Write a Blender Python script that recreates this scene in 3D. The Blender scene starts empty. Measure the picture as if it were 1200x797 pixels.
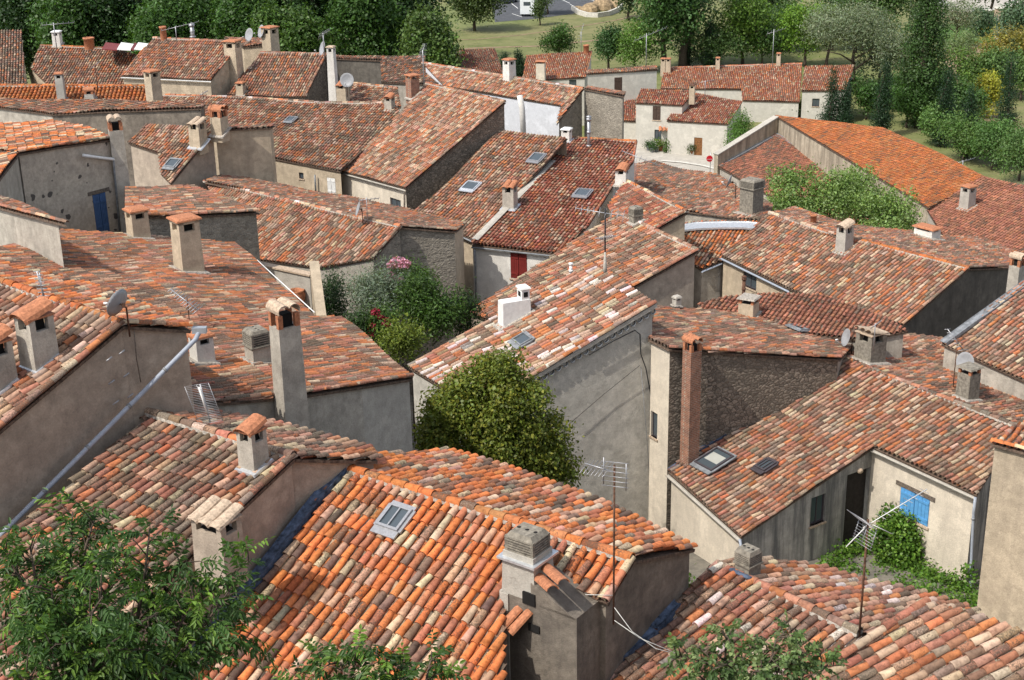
import bpy, math, random
import numpy as np
from mathutils import Vector, Matrix
from mathutils.geometry import tessellate_polygon

SC = bpy.context.scene
COL = SC.collection
rng = np.random.default_rng(11)
random.seed(5)
V3 = lambda *a: np.array(a, float)
PI = math.pi

# ------------------------------------------------------------------ camera
CW, CH, CF = 1200.0, 797.0, 1650.0
TH, ROLL, CZ = math.radians(20.5), math.radians(1.2), 32.0
CAM = V3(0, 0, CZ)
_cr, _sr, _ct, _st = math.cos(ROLL), math.sin(ROLL), math.cos(TH), math.sin(TH)

def ray(p):
    x, y = p[0]-CW/2, p[1]-CH/2
    x, y = _cr*x-_sr*y, _sr*x+_cr*y
    d = V3(x, CF*_ct-y*_st, -y*_ct-CF*_st)
    return d/np.linalg.norm(d)

def PD(p, D):
    """point seen at photograph position p, D metres ahead of the camera"""
    r = ray(p)
    return CAM+r*(D/r[1])

def pz(p, z):
    r = ray(p)
    return CAM+r*((z-CZ)/r[2])

def terr(x, y):
    xs = [-50, 0, 4, 8, 14, 22, 30, 50, 80, 110, 128, 2000]
    zs = [31, 29.5, 27.5, 24, 17, 11, 9, 6, 3.5, 1.2, 0, 0]
    return float(np.interp(y, xs, zs))

def gp(p):
    """point on the ground seen at p"""
    r = ray(p); t = 5.0
    while t < 900:
        q = CAM+r*t
        if q[2] <= terr(q[0], q[1]):
            return V3(q[0], q[1], terr(q[0], q[1]))
        t += .25
    return CAM+r*900

def mpp(q):
    """metres per photograph pixel at world point q"""
    return np.linalg.norm(q-CAM)/CF

# ------------------------------------------------------------------ scene graph helpers
LOC = {}
def tag(o, label=None, cat=None, group=None, kind=None):
    if label: o['label'] = label
    if cat: o['category'] = cat
    if group: o['group'] = group
    if kind: o['kind'] = kind
    return o

def thing(name, loc, label, cat, group=None, kind=None):
    o = bpy.data.objects.new(name, None); COL.objects.link(o)
    o.empty_display_size = .3
    o.location = Vector([float(c) for c in loc])
    LOC[o.name] = V3(*loc)
    return tag(o, label, cat, group, kind)

class MB:
    """collects geometry given in world coordinates; build() links it as one object"""
    def __init__(s):
        s.v = []; s.f = []; s.m = []; s.n = 0; s.c = []; s.sm = []
    def add(s, verts, faces, mi=0, col=None, smooth=False):
        verts = np.asarray(verts, float)
        s.v.append(verts)
        for f in faces:
            s.f.append(tuple(int(i)+s.n for i in f)); s.m.append(mi); s.sm.append(smooth)
        if col is None: col = np.tile([.5, .5, .5, .3], (len(verts), 1))
        else:
            col = np.asarray(col, float)
            if col.ndim == 1: col = np.tile(col, (len(verts), 1))
        s.c.append(col)
        s.n += len(verts)
    def box(s, c, size, ax=None, mi=0, top=None, col=None):
        """box with centre of base c, size (x,y,z), axes matrix ax (columns); top = scale of the top"""
        ax = np.eye(3) if ax is None else ax
        hx, hy, hz = size[0]/2, size[1]/2, size[2]
        tx, ty = (1, 1) if top is None else top
        P = [(-hx, -hy, 0), (hx, -hy, 0), (hx, hy, 0), (-hx, hy, 0),
             (-hx*tx, -hy*ty, hz), (hx*tx, -hy*ty, hz), (hx*tx, hy*ty, hz), (-hx*tx, hy*ty, hz)]
        P = np.array(P)@ax.T+np.asarray(c)
        s.add(P, [(3, 2, 1, 0), (4, 5, 6, 7), (0, 1, 5, 4), (1, 2, 6, 5), (2, 3, 7, 6), (3, 0, 4, 7)], mi, col)
    def tube(s, pts, r, seg=6, mi=0, col=None):
        pts = [np.asarray(p, float) for p in pts]
        rs = r if hasattr(r, '__len__') else [r]*len(pts)
        V = []; F = []
        a = np.linspace(0, 2*PI, seg, endpoint=False)
        prev = None
        for i, p in enumerate(pts):
            t = pts[min(i+1, len(pts)-1)]-pts[max(i-1, 0)]
            t = t/(np.linalg.norm(t)+1e-9)
            ref = V3(0, 0, 1) if abs(t[2]) < .9 else V3(1, 0, 0)
            if prev is not None and np.linalg.norm(np.cross(prev, t)) > .1: ref = prev
            x = np.cross(ref, t); x /= np.linalg.norm(x)+1e-9
            y = np.cross(t, x); prev = y
            V += [p+rs[i]*(math.cos(b)*x+math.sin(b)*y) for b in a]
        for i in range(len(pts)-1):
            for k in range(seg):
                F.append((i*seg+k, i*seg+(k+1) % seg, (i+1)*seg+(k+1) % seg, (i+1)*seg+k))
        F.append(tuple(range(seg-1, -1, -1))); F.append(tuple((len(pts)-1)*seg+k for k in range(seg)))
        s.add(V, F, mi, col, True)
    def lathe(s, c, prof, seg=12, mi=0, ax=None, col=None, smooth=True):
        """prof: (radius, height) list, axis = 3rd column of ax"""
        ax = np.eye(3) if ax is None else ax
        V = []; F = []
        for r, h in prof:
            for k in range(seg):
                b = 2*PI*k/seg
                V.append(ax@V3(r*math.cos(b), r*math.sin(b), h)+c)
        for i in range(len(prof)-1):
            for k in range(seg):
                F.append((i*seg+k, i*seg+(k+1) % seg, (i+1)*seg+(k+1) % seg, (i+1)*seg+k))
        s.add(V, F, mi, col, smooth)
    def build(s, name, mats, root, parent=None, label=None):
        """root: the Empty whose location is the origin (or None); parent: object to parent to"""
        if not hasattr(mats, '__len__'): mats = [mats]
        V = np.concatenate(s.v) if s.v else np.zeros((0, 3))
        if root is not None: V = V-LOC[root.name]
        me = bpy.data.meshes.new(name)
        me.from_pydata(V.tolist(), [], s.f)
        for m in mats: me.materials.append(m)
        if len(s.f):
            me.polygons.foreach_set('material_index', s.m)
            me.polygons.foreach_set('use_smooth', s.sm)
            at = me.attributes.new('Col', 'FLOAT_COLOR', 'POINT')
            at.data.foreach_set('color', np.concatenate(s.c).astype(np.float32).ravel())
        me.update()
        o = bpy.data.objects.new(name, me); COL.objects.link(o)
        if root is not None: o.parent = parent if parent is not None else root
        if label: o['label'] = label
        return o

def single(mb, name, mats, loc, label, cat, group=None, kind=None):
    """a thing that is one mesh, origin at loc"""
    o = mb.build(name, mats, None)
    d = V3(*loc)
    o.data.transform(Matrix.Translation(Vector((-d).tolist())))
    o.location = Vector(d.tolist()); LOC[o.name] = d
    return tag(o, label, cat, group, kind)

def fast_mesh(name, V, quads, cols, mat, smooth=False):
    me = bpy.data.meshes.new(name)
    n = len(quads)
    me.vertices.add(len(V)); me.vertices.foreach_set('co', np.asarray(V, np.float32).ravel())
    me.loops.add(n*4); me.loops.foreach_set('vertex_index', np.asarray(quads, np.int32).ravel())
    me.polygons.add(n)
    me.polygons.foreach_set('loop_start', np.arange(0, n*4, 4, dtype=np.int32))
    me.polygons.foreach_set('use_smooth', np.full(n, smooth))
    at = me.attributes.new('Col', 'FLOAT_COLOR', 'POINT')
    at.data.foreach_set('color', np.asarray(cols, np.float32).ravel())
    me.materials.append(mat)
    me.update(calc_edges=True)
    me.validate()
    return me

# ------------------------------------------------------------------ materials
def newmat(name):
    m = bpy.data.materials.new(name); m.use_nodes = True
    nt = m.node_tree; b = nt.nodes['Principled BSDF']
    b.inputs['Roughness'].default_value = .85
    b.inputs['Specular IOR Level'].default_value = .25
    return m, nt, b
def N(nt, t, **k):
    n = nt.nodes.new(t)
    for a, v in k.items():
        if a in n.inputs.keys(): n.inputs[a].default_value = v
        else: setattr(n, a, v)
    return n
def rampn(nt, src, stops):
    r = N(nt, 'ShaderNodeValToRGB')
    el = r.color_ramp.elements
    while len(el) < len(stops): el.new(.5)
    for e, (p, c) in zip(el, stops):
        e.position = p; e.color = (*c, 1) if len(c) == 3 else c
    nt.links.new(src, r.inputs['Fac'])
    return r
def mixc(nt, fac, a, b, mode='MIX'):
    m = N(nt, 'ShaderNodeMix'); m.data_type = 'RGBA'; m.blend_type = mode
    for sock, val in ((m.inputs[0], fac), (m.inputs[6], a), (m.inputs[7], b)):
        if isinstance(val, bpy.types.NodeSocket): nt.links.new(val, sock)
        elif isinstance(val, (int, float)): sock.default_value = val
        else: sock.default_value = (*val, 1)
    return m.outputs[2]
def mathn(nt, op, a, b=None):
    m = N(nt, 'ShaderNodeMath'); m.operation = op
    for s, v in zip(m.inputs, (a, b)):
        if v is None: continue
        if isinstance(v, (int, float)): s.default_value = v
        else: nt.links.new(v, s)
    return m.outputs[0]
def noise(nt, co, scale, detail=4, rough=.6):
    n = N(nt, 'ShaderNodeTexNoise', Scale=scale, Detail=detail, Roughness=rough)
    nt.links.new(co, n.inputs['Vector']); return n.outputs['Fac']
def bump(nt, b, h, s=.4, d=.02):
    bn = N(nt, 'ShaderNodeBump', Strength=s, Distance=d)
    nt.links.new(h, bn.inputs['Height']); nt.links.new(bn.outputs[0], b.inputs['Normal'])

def m_tile(name, speck=26, lich=(.062, .050, .038), pale=(.36, .32, .25)):
    m, nt, b = newmat(name)
    at = N(nt, 'ShaderNodeAttribute', attribute_name='Col')
    tc = N(nt, 'ShaderNodeTexCoord'); co = tc.outputs['Object']
    n1 = noise(nt, co, speck, 5, .7)
    n2 = noise(nt, co, speck*.37, 3, .6)
    n3 = noise(nt, co, speck*2.3, 3, .7)
    n0 = noise(nt, co, 1.1, 5, .65)
    var = rampn(nt, n2, [(.28, (.58, .56, .55)), (.5, (1, 1, 1)), (.74, (1.30, 1.26, 1.2))])
    c = mixc(nt, 1.0, at.outputs['Color'], var.outputs[0], 'MULTIPLY')
    c = mixc(nt, 1.0, c, rampn(nt, n0, [(.3, (.80, .78, .76)), (.5, (1, 1, 1)), (.72, (1.16, 1.15, 1.14))]).outputs[0], 'MULTIPLY')
    # dark lichen amount follows the tile's own age (alpha)
    th = mathn(nt, 'SUBTRACT', 1.02, at.outputs['Alpha'])
    d = mathn(nt, 'MULTIPLY', mathn(nt, 'SUBTRACT', mathn(nt, 'ADD', mathn(nt, 'ADD', n1, mathn(nt, 'MULTIPLY', mathn(nt, 'SUBTRACT', n0, .5), .9)), mathn(nt, 'MULTIPLY', mathn(nt, 'SUBTRACT', n2, .5), .5)), mathn(nt, 'ADD', mathn(nt, 'MULTIPLY', th, .56), .115)), 6.0)
    d.node.use_clamp = True
    c = mixc(nt, mathn(nt, 'MULTIPLY', d, .78), c, lich)
    p = mathn(nt, 'MULTIPLY', mathn(nt, 'SUBTRACT', n3, mathn(nt, 'ADD', mathn(nt, 'MULTIPLY', th, .35), .42)), 9.0)
    p.node.use_clamp = True
    c = mixc(nt, mathn(nt, 'MULTIPLY', p, .55), c, pale)
    nt.links.new(c, b.inputs['Base Color'])
    b.inputs['Roughness'].default_value = .9
    b.inputs['Specular IOR Level'].default_value = .15
    bump(nt, b, n1, .35, .012)
    return m

def m_plaster(name, base, dark=None, stain=.5, blotch=.9, grain=1.0, streak=.5, sc=1.0, pock=0):
    m, nt, b = newmat(name)
    dark = dark or tuple(c*.35 for c in base)
    tc = N(nt, 'ShaderNodeTexCoord'); co = tc.outputs['Object']
    n1 = noise(nt, co, .55*sc, 6, .65)
    n2 = noise(nt, co, 2.6*sc, 5, .7)
    n3 = noise(nt, co, 24*sc, 4, .7)
    mp = N(nt, 'ShaderNodeMapping'); mp.inputs['Scale'].default_value = (2.2, 2.2, .22)
    nt.links.new(co, mp.inputs['Vector'])
    n4 = noise(nt, mp.outputs[0], 1.3*sc, 4, .65)
    c = mixc(nt, rampn(nt, n2, [(.35, (0, 0, 0)), (.7, (1, 1, 1))]).outputs[0], tuple(x*(1-.22*blotch) for x in base), tuple(min(1, x*(1+.14*blotch)) for x in base))
    f1 = rampn(nt, n1, [(.52-.16*stain, (0, 0, 0)), (.74, (1, 1, 1))]).outputs[0]
    n5 = noise(nt, co, .95*sc, 5, .7)
    f5 = rampn(nt, n5, [(.54, (0, 0, 0)), (.60, (1, 1, 1))]).outputs[0]
    c = mixc(nt, mathn(nt, 'MULTIPLY', f5, .35), c, tuple(min(.8, x*1.35) for x in base))
    c = mixc(nt, mathn(nt, 'MULTIPLY', f1, .75*stain), c, dark)
    f2 = rampn(nt, n4, [(.40 if streak > .7 else .5, (0, 0, 0)), (.62 if streak > .7 else .72, (1, 1, 1))]).outputs[0]
    c = mixc(nt, mathn(nt, 'MULTIPLY', f2, streak), c, dark)
    c = mixc(nt, .5, c, rampn(nt, n3, [(.3, (.72, .72, .72)), (.7, (1.25, 1.25, 1.25))]).outputs[0], 'MULTIPLY')
    if pock:
        vo = N(nt, 'ShaderNodeTexVoronoi', Scale=2.1)
        nz = N(nt, 'ShaderNodeTexNoise', Scale=3.0, Detail=4); nt.links.new(co, nz.inputs['Vector'])
        nt.links.new(mixc(nt, .35, co, nz.outputs['Color'], 'ADD'), vo.inputs['Vector'])
        sp = N(nt, 'ShaderNodeSeparateColor'); nt.links.new(vo.outputs['Color'], sp.inputs[0])
        lim = mathn(nt, 'MULTIPLY', sp.outputs[0], pock)
        hit = mathn(nt, 'LESS_THAN', vo.outputs['Distance'], lim)
        c = mixc(nt, hit, c, dark)
    nt.links.new(c, b.inputs['Base Color'])
    b.inputs['Roughness'].default_value = .95
    bump(nt, b, mathn(nt, 'ADD', n3, mathn(nt, 'MULTIPLY', n2, 1.5)), .45*grain, .03)
    return m

def m_rubble(name, a, c2, mortar, scale=4.5, msize=.09):
    m, nt, b = newmat(name)
    tc = N(nt, 'ShaderNodeTexCoord'); co = tc.outputs['Object']
    mp = N(nt, 'ShaderNodeMapping'); mp.inputs['Scale'].default_value = (1, 1, 1.5)
    nt.links.new(co, mp.inputs['Vector'])
    nz = N(nt, 'ShaderNodeTexNoise', Scale=2.0, Detail=3)
    nt.links.new(mp.outputs[0], nz.inputs['Vector'])
    wob = mixc(nt, .35, mp.outputs[0], nz.outputs['Color'], 'ADD')
    v = N(nt, 'ShaderNodeTexVoronoi', Scale=scale); v.feature = 'DISTANCE_TO_EDGE'
    v2 = N(nt, 'ShaderNodeTexVoronoi', Scale=scale)
    nt.links.new(wob, v.inputs['Vector']); nt.links.new(wob, v2.inputs['Vector'])
    sep = N(nt, 'ShaderNodeSeparateColor'); nt.links.new(v2.outputs['Color'], sep.inputs[0])
    c = mixc(nt, sep.outputs[0], a, c2)
    n3 = noise(nt, co, 18, 5, .7)
    n1 = noise(nt, co, .6, 4, .6)
    mo = rampn(nt, v.outputs['Distance'], [(msize*.35, (1, 1, 1)), (msize, (0, 0, 0))]).outputs[0]
    c = mixc(nt, mo, c, mortar)
    c = mixc(nt, .8, c, rampn(nt, n3, [(.3, (.55, .55, .55)), (.7, (1.35, 1.35, 1.35))]).outputs[0], 'MULTIPLY')
    c = mixc(nt, rampn(nt, n1, [(.42, (0, 0, 0)), (.7, (.6, .6, .6))]).outputs[0], c, tuple(x*.45 for x in a))
    nt.links.new(c, b.inputs['Base Color'])
    b.inputs['Roughness'].default_value = .95
    bump(nt, b, mathn(nt, 'ADD', mathn(nt, 'MULTIPLY', v.outputs['Distance'], 3), mathn(nt, 'MULTIPLY', n3, .9)), .4, .05)
    return m

def m_plain(name, c, rough=.6, metal=0, vary=.15, sc=8, spec=.3):
    m, nt, b = newmat(name)
    tc = N(nt, 'ShaderNodeTexCoord')
    n = noise(nt, tc.outputs['Object'], sc, 5, .65)
    o = mixc(nt, 1.0, c, rampn(nt, n, [(.3, (1-vary*2,)*3), (.7, (1+vary,)*3)]).outputs[0], 'MULTIPLY')
    nt.links.new(o, b.inputs['Base Color'])
    b.inputs['Roughness'].default_value = rough; b.inputs['Metallic'].default_value = metal
    b.inputs['Specular IOR Level'].default_value = spec
    return m

def m_brick(name):
    m, nt, b = newmat(name)
    tc = N(nt, 'ShaderNodeTexCoord'); co = tc.outputs['Object']
    sx = N(nt, 'ShaderNodeSeparateXYZ'); nt.links.new(co, sx.inputs[0])
    cb = N(nt, 'ShaderNodeCombineXYZ')
    nt.links.new(mathn(nt, 'ADD', sx.outputs[0], sx.outputs[1]), cb.inputs[0]); nt.links.new(sx.outputs[2], cb.inputs[1])
    br = N(nt, 'ShaderNodeTexBrick', Scale=1.0)
    br.inputs['Color1'].default_value = (.30, .12, .07, 1); br.inputs['Color2'].default_value = (.22, .10, .07, 1)
    br.inputs['Mortar'].default_value = (.30, .26, .20, 1); br.inputs['Brick Width'].default_value = .22
    br.inputs['Row Height'].default_value = .07; br.inputs['Mortar Size'].default_value = .009
    nt.links.new(cb.outputs[0], br.inputs['Vector'])
    n = noise(nt, co, 5, 5, .7)
    c = mixc(nt, .8, br.outputs['Color'], rampn(nt, n, [(.3, (.5, .5, .5)), (.7, (1.3, 1.3, 1.3))]).outputs[0], 'MULTIPLY')
    nt.links.new(c, b.inputs['Base Color']); b.inputs['Roughness'].default_value = .95
    return m

def m_leaf(name, tint=(1, 1, 1), trans=.3, gloss=.3):
    m, nt, b = newmat(name)
    at = N(nt, 'ShaderNodeAttribute', attribute_name='Col')
    c = mixc(nt, 1.0, at.outputs['Color'], tint, 'MULTIPLY')
    nt.links.new(c, b.inputs['Base Color'])
    b.inputs['Roughness'].default_value = .5; b.inputs['Specular IOR Level'].default_value = gloss
    tr = N(nt, 'ShaderNodeBsdfTranslucent')
    c2 = mixc(nt, 1.0, c, (1.5, 1.5, .6), 'MULTIPLY'); nt.links.new(c2, tr.inputs['Color'])
    mx = N(nt, 'ShaderNodeMixShader'); mx.inputs[0].default_value = trans
    out = nt.nodes['Material Output']
    nt.links.new(b.outputs[0], mx.inputs[1]); nt.links.new(tr.outputs[0], mx.inputs[2]); nt.links.new(mx.outputs[0], out.inputs['Surface'])
    return m

M = {}
M['tile'] = m_tile('roof_tile')
M['under'] = m_plain('roof_bed', (.13, .09, .065), .95, vary=.4, sc=12)
M['mortar'] = m_plain('mortar', (.38, .34, .29), .95, vary=.35, sc=14)
M['grey'] = m_plaster('grey_render', (.41, .37, .31), (.19, .17, .145), .55, 1.2, 1, .4)
M['palegrey'] = m_plaster('pale_grey_render', (.40, .37, .32), (.24, .22, .2), .4, .8, 1, .2)  # pale grey; also puts the lit look of stack and gable into colour
M['mauve'] = m_plaster('brown_grey_render', (.39, .32, .25), (.22, .18, .145), .65, 1.2, .9, .25)
M['tan'] = m_plaster('tan_render', (.46, .375, .27), (.22, .18, .135), .5, 1, 1, .35)
M['cream'] = m_plaster('cream_render', (.58, .51, .41), (.30, .26, .22), .35, .6, .8, .3)
M['white'] = m_plaster('white_render', (.60, .57, .52), (.36, .34, .31), .3, .5, .6, .25)
M['white2'] = m_plaster('far_white_render', (.50, .47, .41), (.35, .32, .28), .3, .5, .6, .2)
M['bluewhite'] = m_plaster('bluish_white_render', (.52, .53, .55), (.4, .4, .42), .2, .4, .4, .15)
M['dark'] = m_plaster('black_stained_render', (.13, .115, .095), (.04, .036, .032), .8, 1.3, 1.1, .5)
M['stained'] = m_plaster('sooty_render', (.23, .195, .155), (.06, .05, .044), 1.0, 1.4, 1.2, .3, 1.6)
M['biggrey'] = m_plaster('big_grey_render', (.51, .48, .42), (.32, .295, .25), .5, 1.1, 1.3, .18)
M['wgrey'] = m_plaster('weathered_white_render', (.50, .47, .42), (.11, .11, .108), .85, 1, 1, .85)
M['pocked'] = m_plaster('pocked_render', (.48, .41, .33), (.10, .085, .075), .35, 1, 1.2, .1, 2.2, .30)
M['stone'] = m_rubble('dark_rubble', (.30, .25, .195), (.14, .118, .094), (.085, .07, .056), 5.2, .09)
M['greystone'] = m_rubble('grey_rubble', (.34, .30, .24), (.20, .175, .14), (.27, .235, .19), 4.8, .06)  # lighter grey rubble with pale joints
M['concrete'] = m_plaster('concrete', (.42, .36, .27), (.19, .16, .12), .35, .7, .8, .85)
M['brick'] = m_brick('old_brick')
M['zinc'] = m_plain('zinc', (.42, .45, .48), .45, .5, .15, 6)
M['lead'] = m_plain('lead_sheet', (.24, .25, .26), .6, .2, .25, 6)
M['blue'] = m_plain('blue_tar_felt', (.085, .115, .175), .75, 0, .45, 6)
M['foil'] = m_plain('bright_foil', (.62, .64, .66), .35, .6, .12, 9)
M['pvc'] = m_plain('grey_plastic', (.31, .34, .39), .5, 0, .08, 5)
M['whitepaint'] = m_plain('white_paint', (.72, .71, .68), .5, 0, .08, 5)
M['blueshut'] = m_plain('blue_paint', (.10, .30, .56), .55, 0, .12, 5)
M['navyshut'] = m_plain('dark_blue_paint', (.055, .115, .25), .6, 0, .12, 5)
M['redshut'] = m_plain('red_paint', (.17, .022, .018), .55, 0, .12, 5)
M['brownshut'] = m_plain('brown_paint', (.075, .048, .035), .6, 0, .15, 5)
M['wood'] = m_plain('brown_door_wood', (.23, .10, .035), .55, 0, .3, 9)
M['oldwood'] = m_plain('weathered_wood', (.15, .12, .095), .85, 0, .35, 12)
M['black'] = m_plain('mouth_black', (.012, .011, .010), .95, 0, .2, 8)  # stands in for the dark inside of chimney mouths and slots
M['interior'] = m_plain('dark_room', (.03, .025, .022), .95, 0, .2, 8)
M['steel'] = m_plain('galvanised_steel', (.36, .36, .37), .45, .6, .12, 20)
M['rust'] = m_plain('rusty_iron', (.13, .065, .04), .8, .1, .4, 20)
M['dish'] = m_plain('dish_paint', (.27, .27, .275), .45, 0, .08, 7)
M['cable'] = m_plain('black_cable', (.02, .02, .022), .7)
M['whitecable'] = m_plain('white_cable', (.55, .54, .5), .6)
M['frame'] = m_plain('dark_window_frame', (.06, .05, .055), .5)
gm, gnt, gb = newmat('window_glass')
gb.inputs['Base Color'].default_value = (.06, .075, .085, 1); gb.inputs['Roughness'].default_value = .12
gb.inputs['Specular IOR Level'].default_value = .8
M['glass'] = gm
M['reflection'] = m_plain('pale_reflection', (.38, .38, .34), .3, 0, .05, 2, .8)
M['clay'] = m_plain('clay', (.42, .17, .085), .85, 0, .25, 14)
M['claypale'] = m_plain('pale_clay', (.47, .36, .26), .9, 0, .25, 14)
M['block'] = m_plain('concrete_block', (.23, .205, .165), .95, 0, .28, 9)
M['leaf'] = m_leaf('leaf')
M['bark'] = m_plain('bark', (.10, .075, .055), .95, 0, .4, 14)

O_, T_, P_, C_, B_, G_, W_, R_, D_ = (.43, .150, .062), (.325, .143, .092), (.40, .25, .172), (.45, .35, .245), (.185, .122, .09), (.22, .175, .135), (.58, .50, .46), (.29, .090, .058), (.10, .07, .055)
PAL = {
 'orange': ([(.52, .165, .056), (.38, .15, .085), (.46, .28, .19), (.52, .40, .27), B_, D_], [40, 25, 14, 12, 5, 4], .22),
 'mixed': ([O_, T_, P_, C_, B_, G_], [16, 32, 22, 15, 10, 4], .36),
 'brown': ([O_, T_, P_, C_, B_, G_], [14, 38, 16, 6, 18, 5], .50),
 'olive': ([O_, T_, P_, C_, B_, G_], [25, 36, 14, 9, 10, 4], .48),
 'pinkish': ([O_, T_, P_, W_, B_, C_], [17, 32, 25, 6, 7, 11], .30),
 'whitish': ([O_, T_, P_, W_, B_, C_], [12, 26, 26, 17, 8, 11], .30),
 'red': ([R_, T_, P_, O_, C_], [40, 32, 11, 12, 8], .22),
 'redfar': ([T_, O_, P_, C_, R_], [36, 24, 16, 10, 14], .14),
 'lichen': ([(.42, .135, .045), (.33, .115, .05), (.36, .16, .07)], [50, 30, 20], .24),
 'fine': ([T_, (.30, .13, .085), (.36, .15, .09)], [40, 30, 30], .26),
 'dark': ([O_, T_, P_, C_, B_, G_, D_], [12, 22, 12, 6, 24, 12, 12], .5),
}
# ------------------------------------------------------------------ houses and roofs
RF = {}
HS = {}
ZU = V3(0, 0, 1)

def H(key, label, group='old village houses', name='village_house'):
    HS[key] = dict(label=label, root=None, group=group, name=name, roofs=[])

def unit(v): return v/np.linalg.norm(v)

def proj_dir(p, X, d, e=.05):
    q = project(X+d*e); q0 = project(X)
    return unit(q-q0)

def project(X):
    v = X-CAM
    y = v[1]*_ct-v[2]*_st; zz = v[1]*_st+v[2]*_ct
    px, py = v[0]/y*CF, -zz/y*CF
    # undo roll
    x = _cr*px+_sr*py; yy = -_sr*px+_cr*py
    return np.array([x+CW/2, yy+CH/2])

def solve_az(tile, pitch, hint=None):
    a, b = np.array(tile[0], float), np.array(tile[1], float)
    want = unit(b-a); X = CAM+ray(a)*50
    best = []
    for k in range(0, 3600):
        az = math.radians(k/10)
        d = V3(math.cos(az)*math.cos(pitch), math.sin(az)*math.cos(pitch), -math.sin(pitch))
        best.append(float(np.dot(proj_dir(a, X, d), want)))
    best = np.array(best)
    loc = [k for k in range(3600) if best[k] >= best[k-1] and best[k] >= best[(k+1) % 3600] and best[k] > .9985]
    if not loc: loc = [int(best.argmax())]
    if hint is not None: loc.sort(key=lambda k: min(abs(k/10-hint) % 360, 360-abs(k/10-hint) % 360))
    else: loc.sort(key=lambda k: -best[k])
    return math.radians(loc[0]/10)

def on(key, px, h=0.0):
    R = RF[key]; r = ray(px)
    O = R['O']+R['n']*h
    return CAM+r*(np.dot(O-CAM, R['n'])/np.dot(r, R['n']))

def vplane(key, i, j, px, off=0):
    """point at px on the vertical plane through corners i, j of a roof"""
    A, B = RF[key]['P'][i], RF[key]['P'][j]
    n = unit(np.cross(B-A, ZU)); r = ray(px)
    return CAM+r*(np.dot(A-CAM, n)/np.dot(r, n))

def inset2(P, offs):
    """inset plan polygon; offs per edge"""
    n = len(P)
    ar = sum(P[i][0]*P[(i+1) % n][1]-P[(i+1) % n][0]*P[i][1] for i in range(n))
    s = 1 if ar > 0 else -1
    lines = []
    for i in range(n):
        a, b = P[i][:2], P[(i+1) % n][:2]
        t = unit(b-a); nn = V3(-t[1], t[0])*s
        lines.append((a+nn*offs[i], t))
    out = []
    for i in range(n):
        (a, t), (b, u) = lines[i-1], lines[i]
        cr = t[0]*u[1]-t[1]*u[0]
        if abs(cr) < .08: out.append(b)
        else:
            k = ((b-a)[0]*u[1]-(b-a)[1]*u[0])/cr
            q = a+t*k
            if np.linalg.norm(q-P[i][:2]) > 1.2: q = b
            out.append(q)
    return out, s

def poly_area(P): return .5*abs(sum(P[i][0]*P[(i+1) % len(P)][1]-P[(i+1) % len(P)][0]*P[i][1] for i in range(len(P))))

def tess(pts2):
    return [tuple(t) for t in tessellate_polygon([[Vector((p[0], p[1], 0)) for p in ring] for ring in pts2])]

BLEND = {'orange': .04, 'pinkish': .10, 'whitish': .05}
def pick(pal, n, lich=None):
    cols, w, l0 = PAL[pal]
    w = np.array(w, float); w /= w.sum()
    idx = rng.choice(len(cols), n, p=w)
    c = np.array(cols)[idx]
    k = BLEND.get(pal, .14); mean = (np.array(cols)*w[:, None]).sum(0); c = c*(1-k)+mean*k
    c = c*rng.normal(1, .12, (n, 1)).clip(.7, 1.4)*(1+rng.normal(0, .04, (n, 3)))
    l = (rng.beta(1.1, 1.1/(l0 if lich is None else lich)*1.0-.4, n)*1.15).clip(0, 1)
    return np.concatenate([c.clip(.02, .8), l[:, None]], 1)

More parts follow.
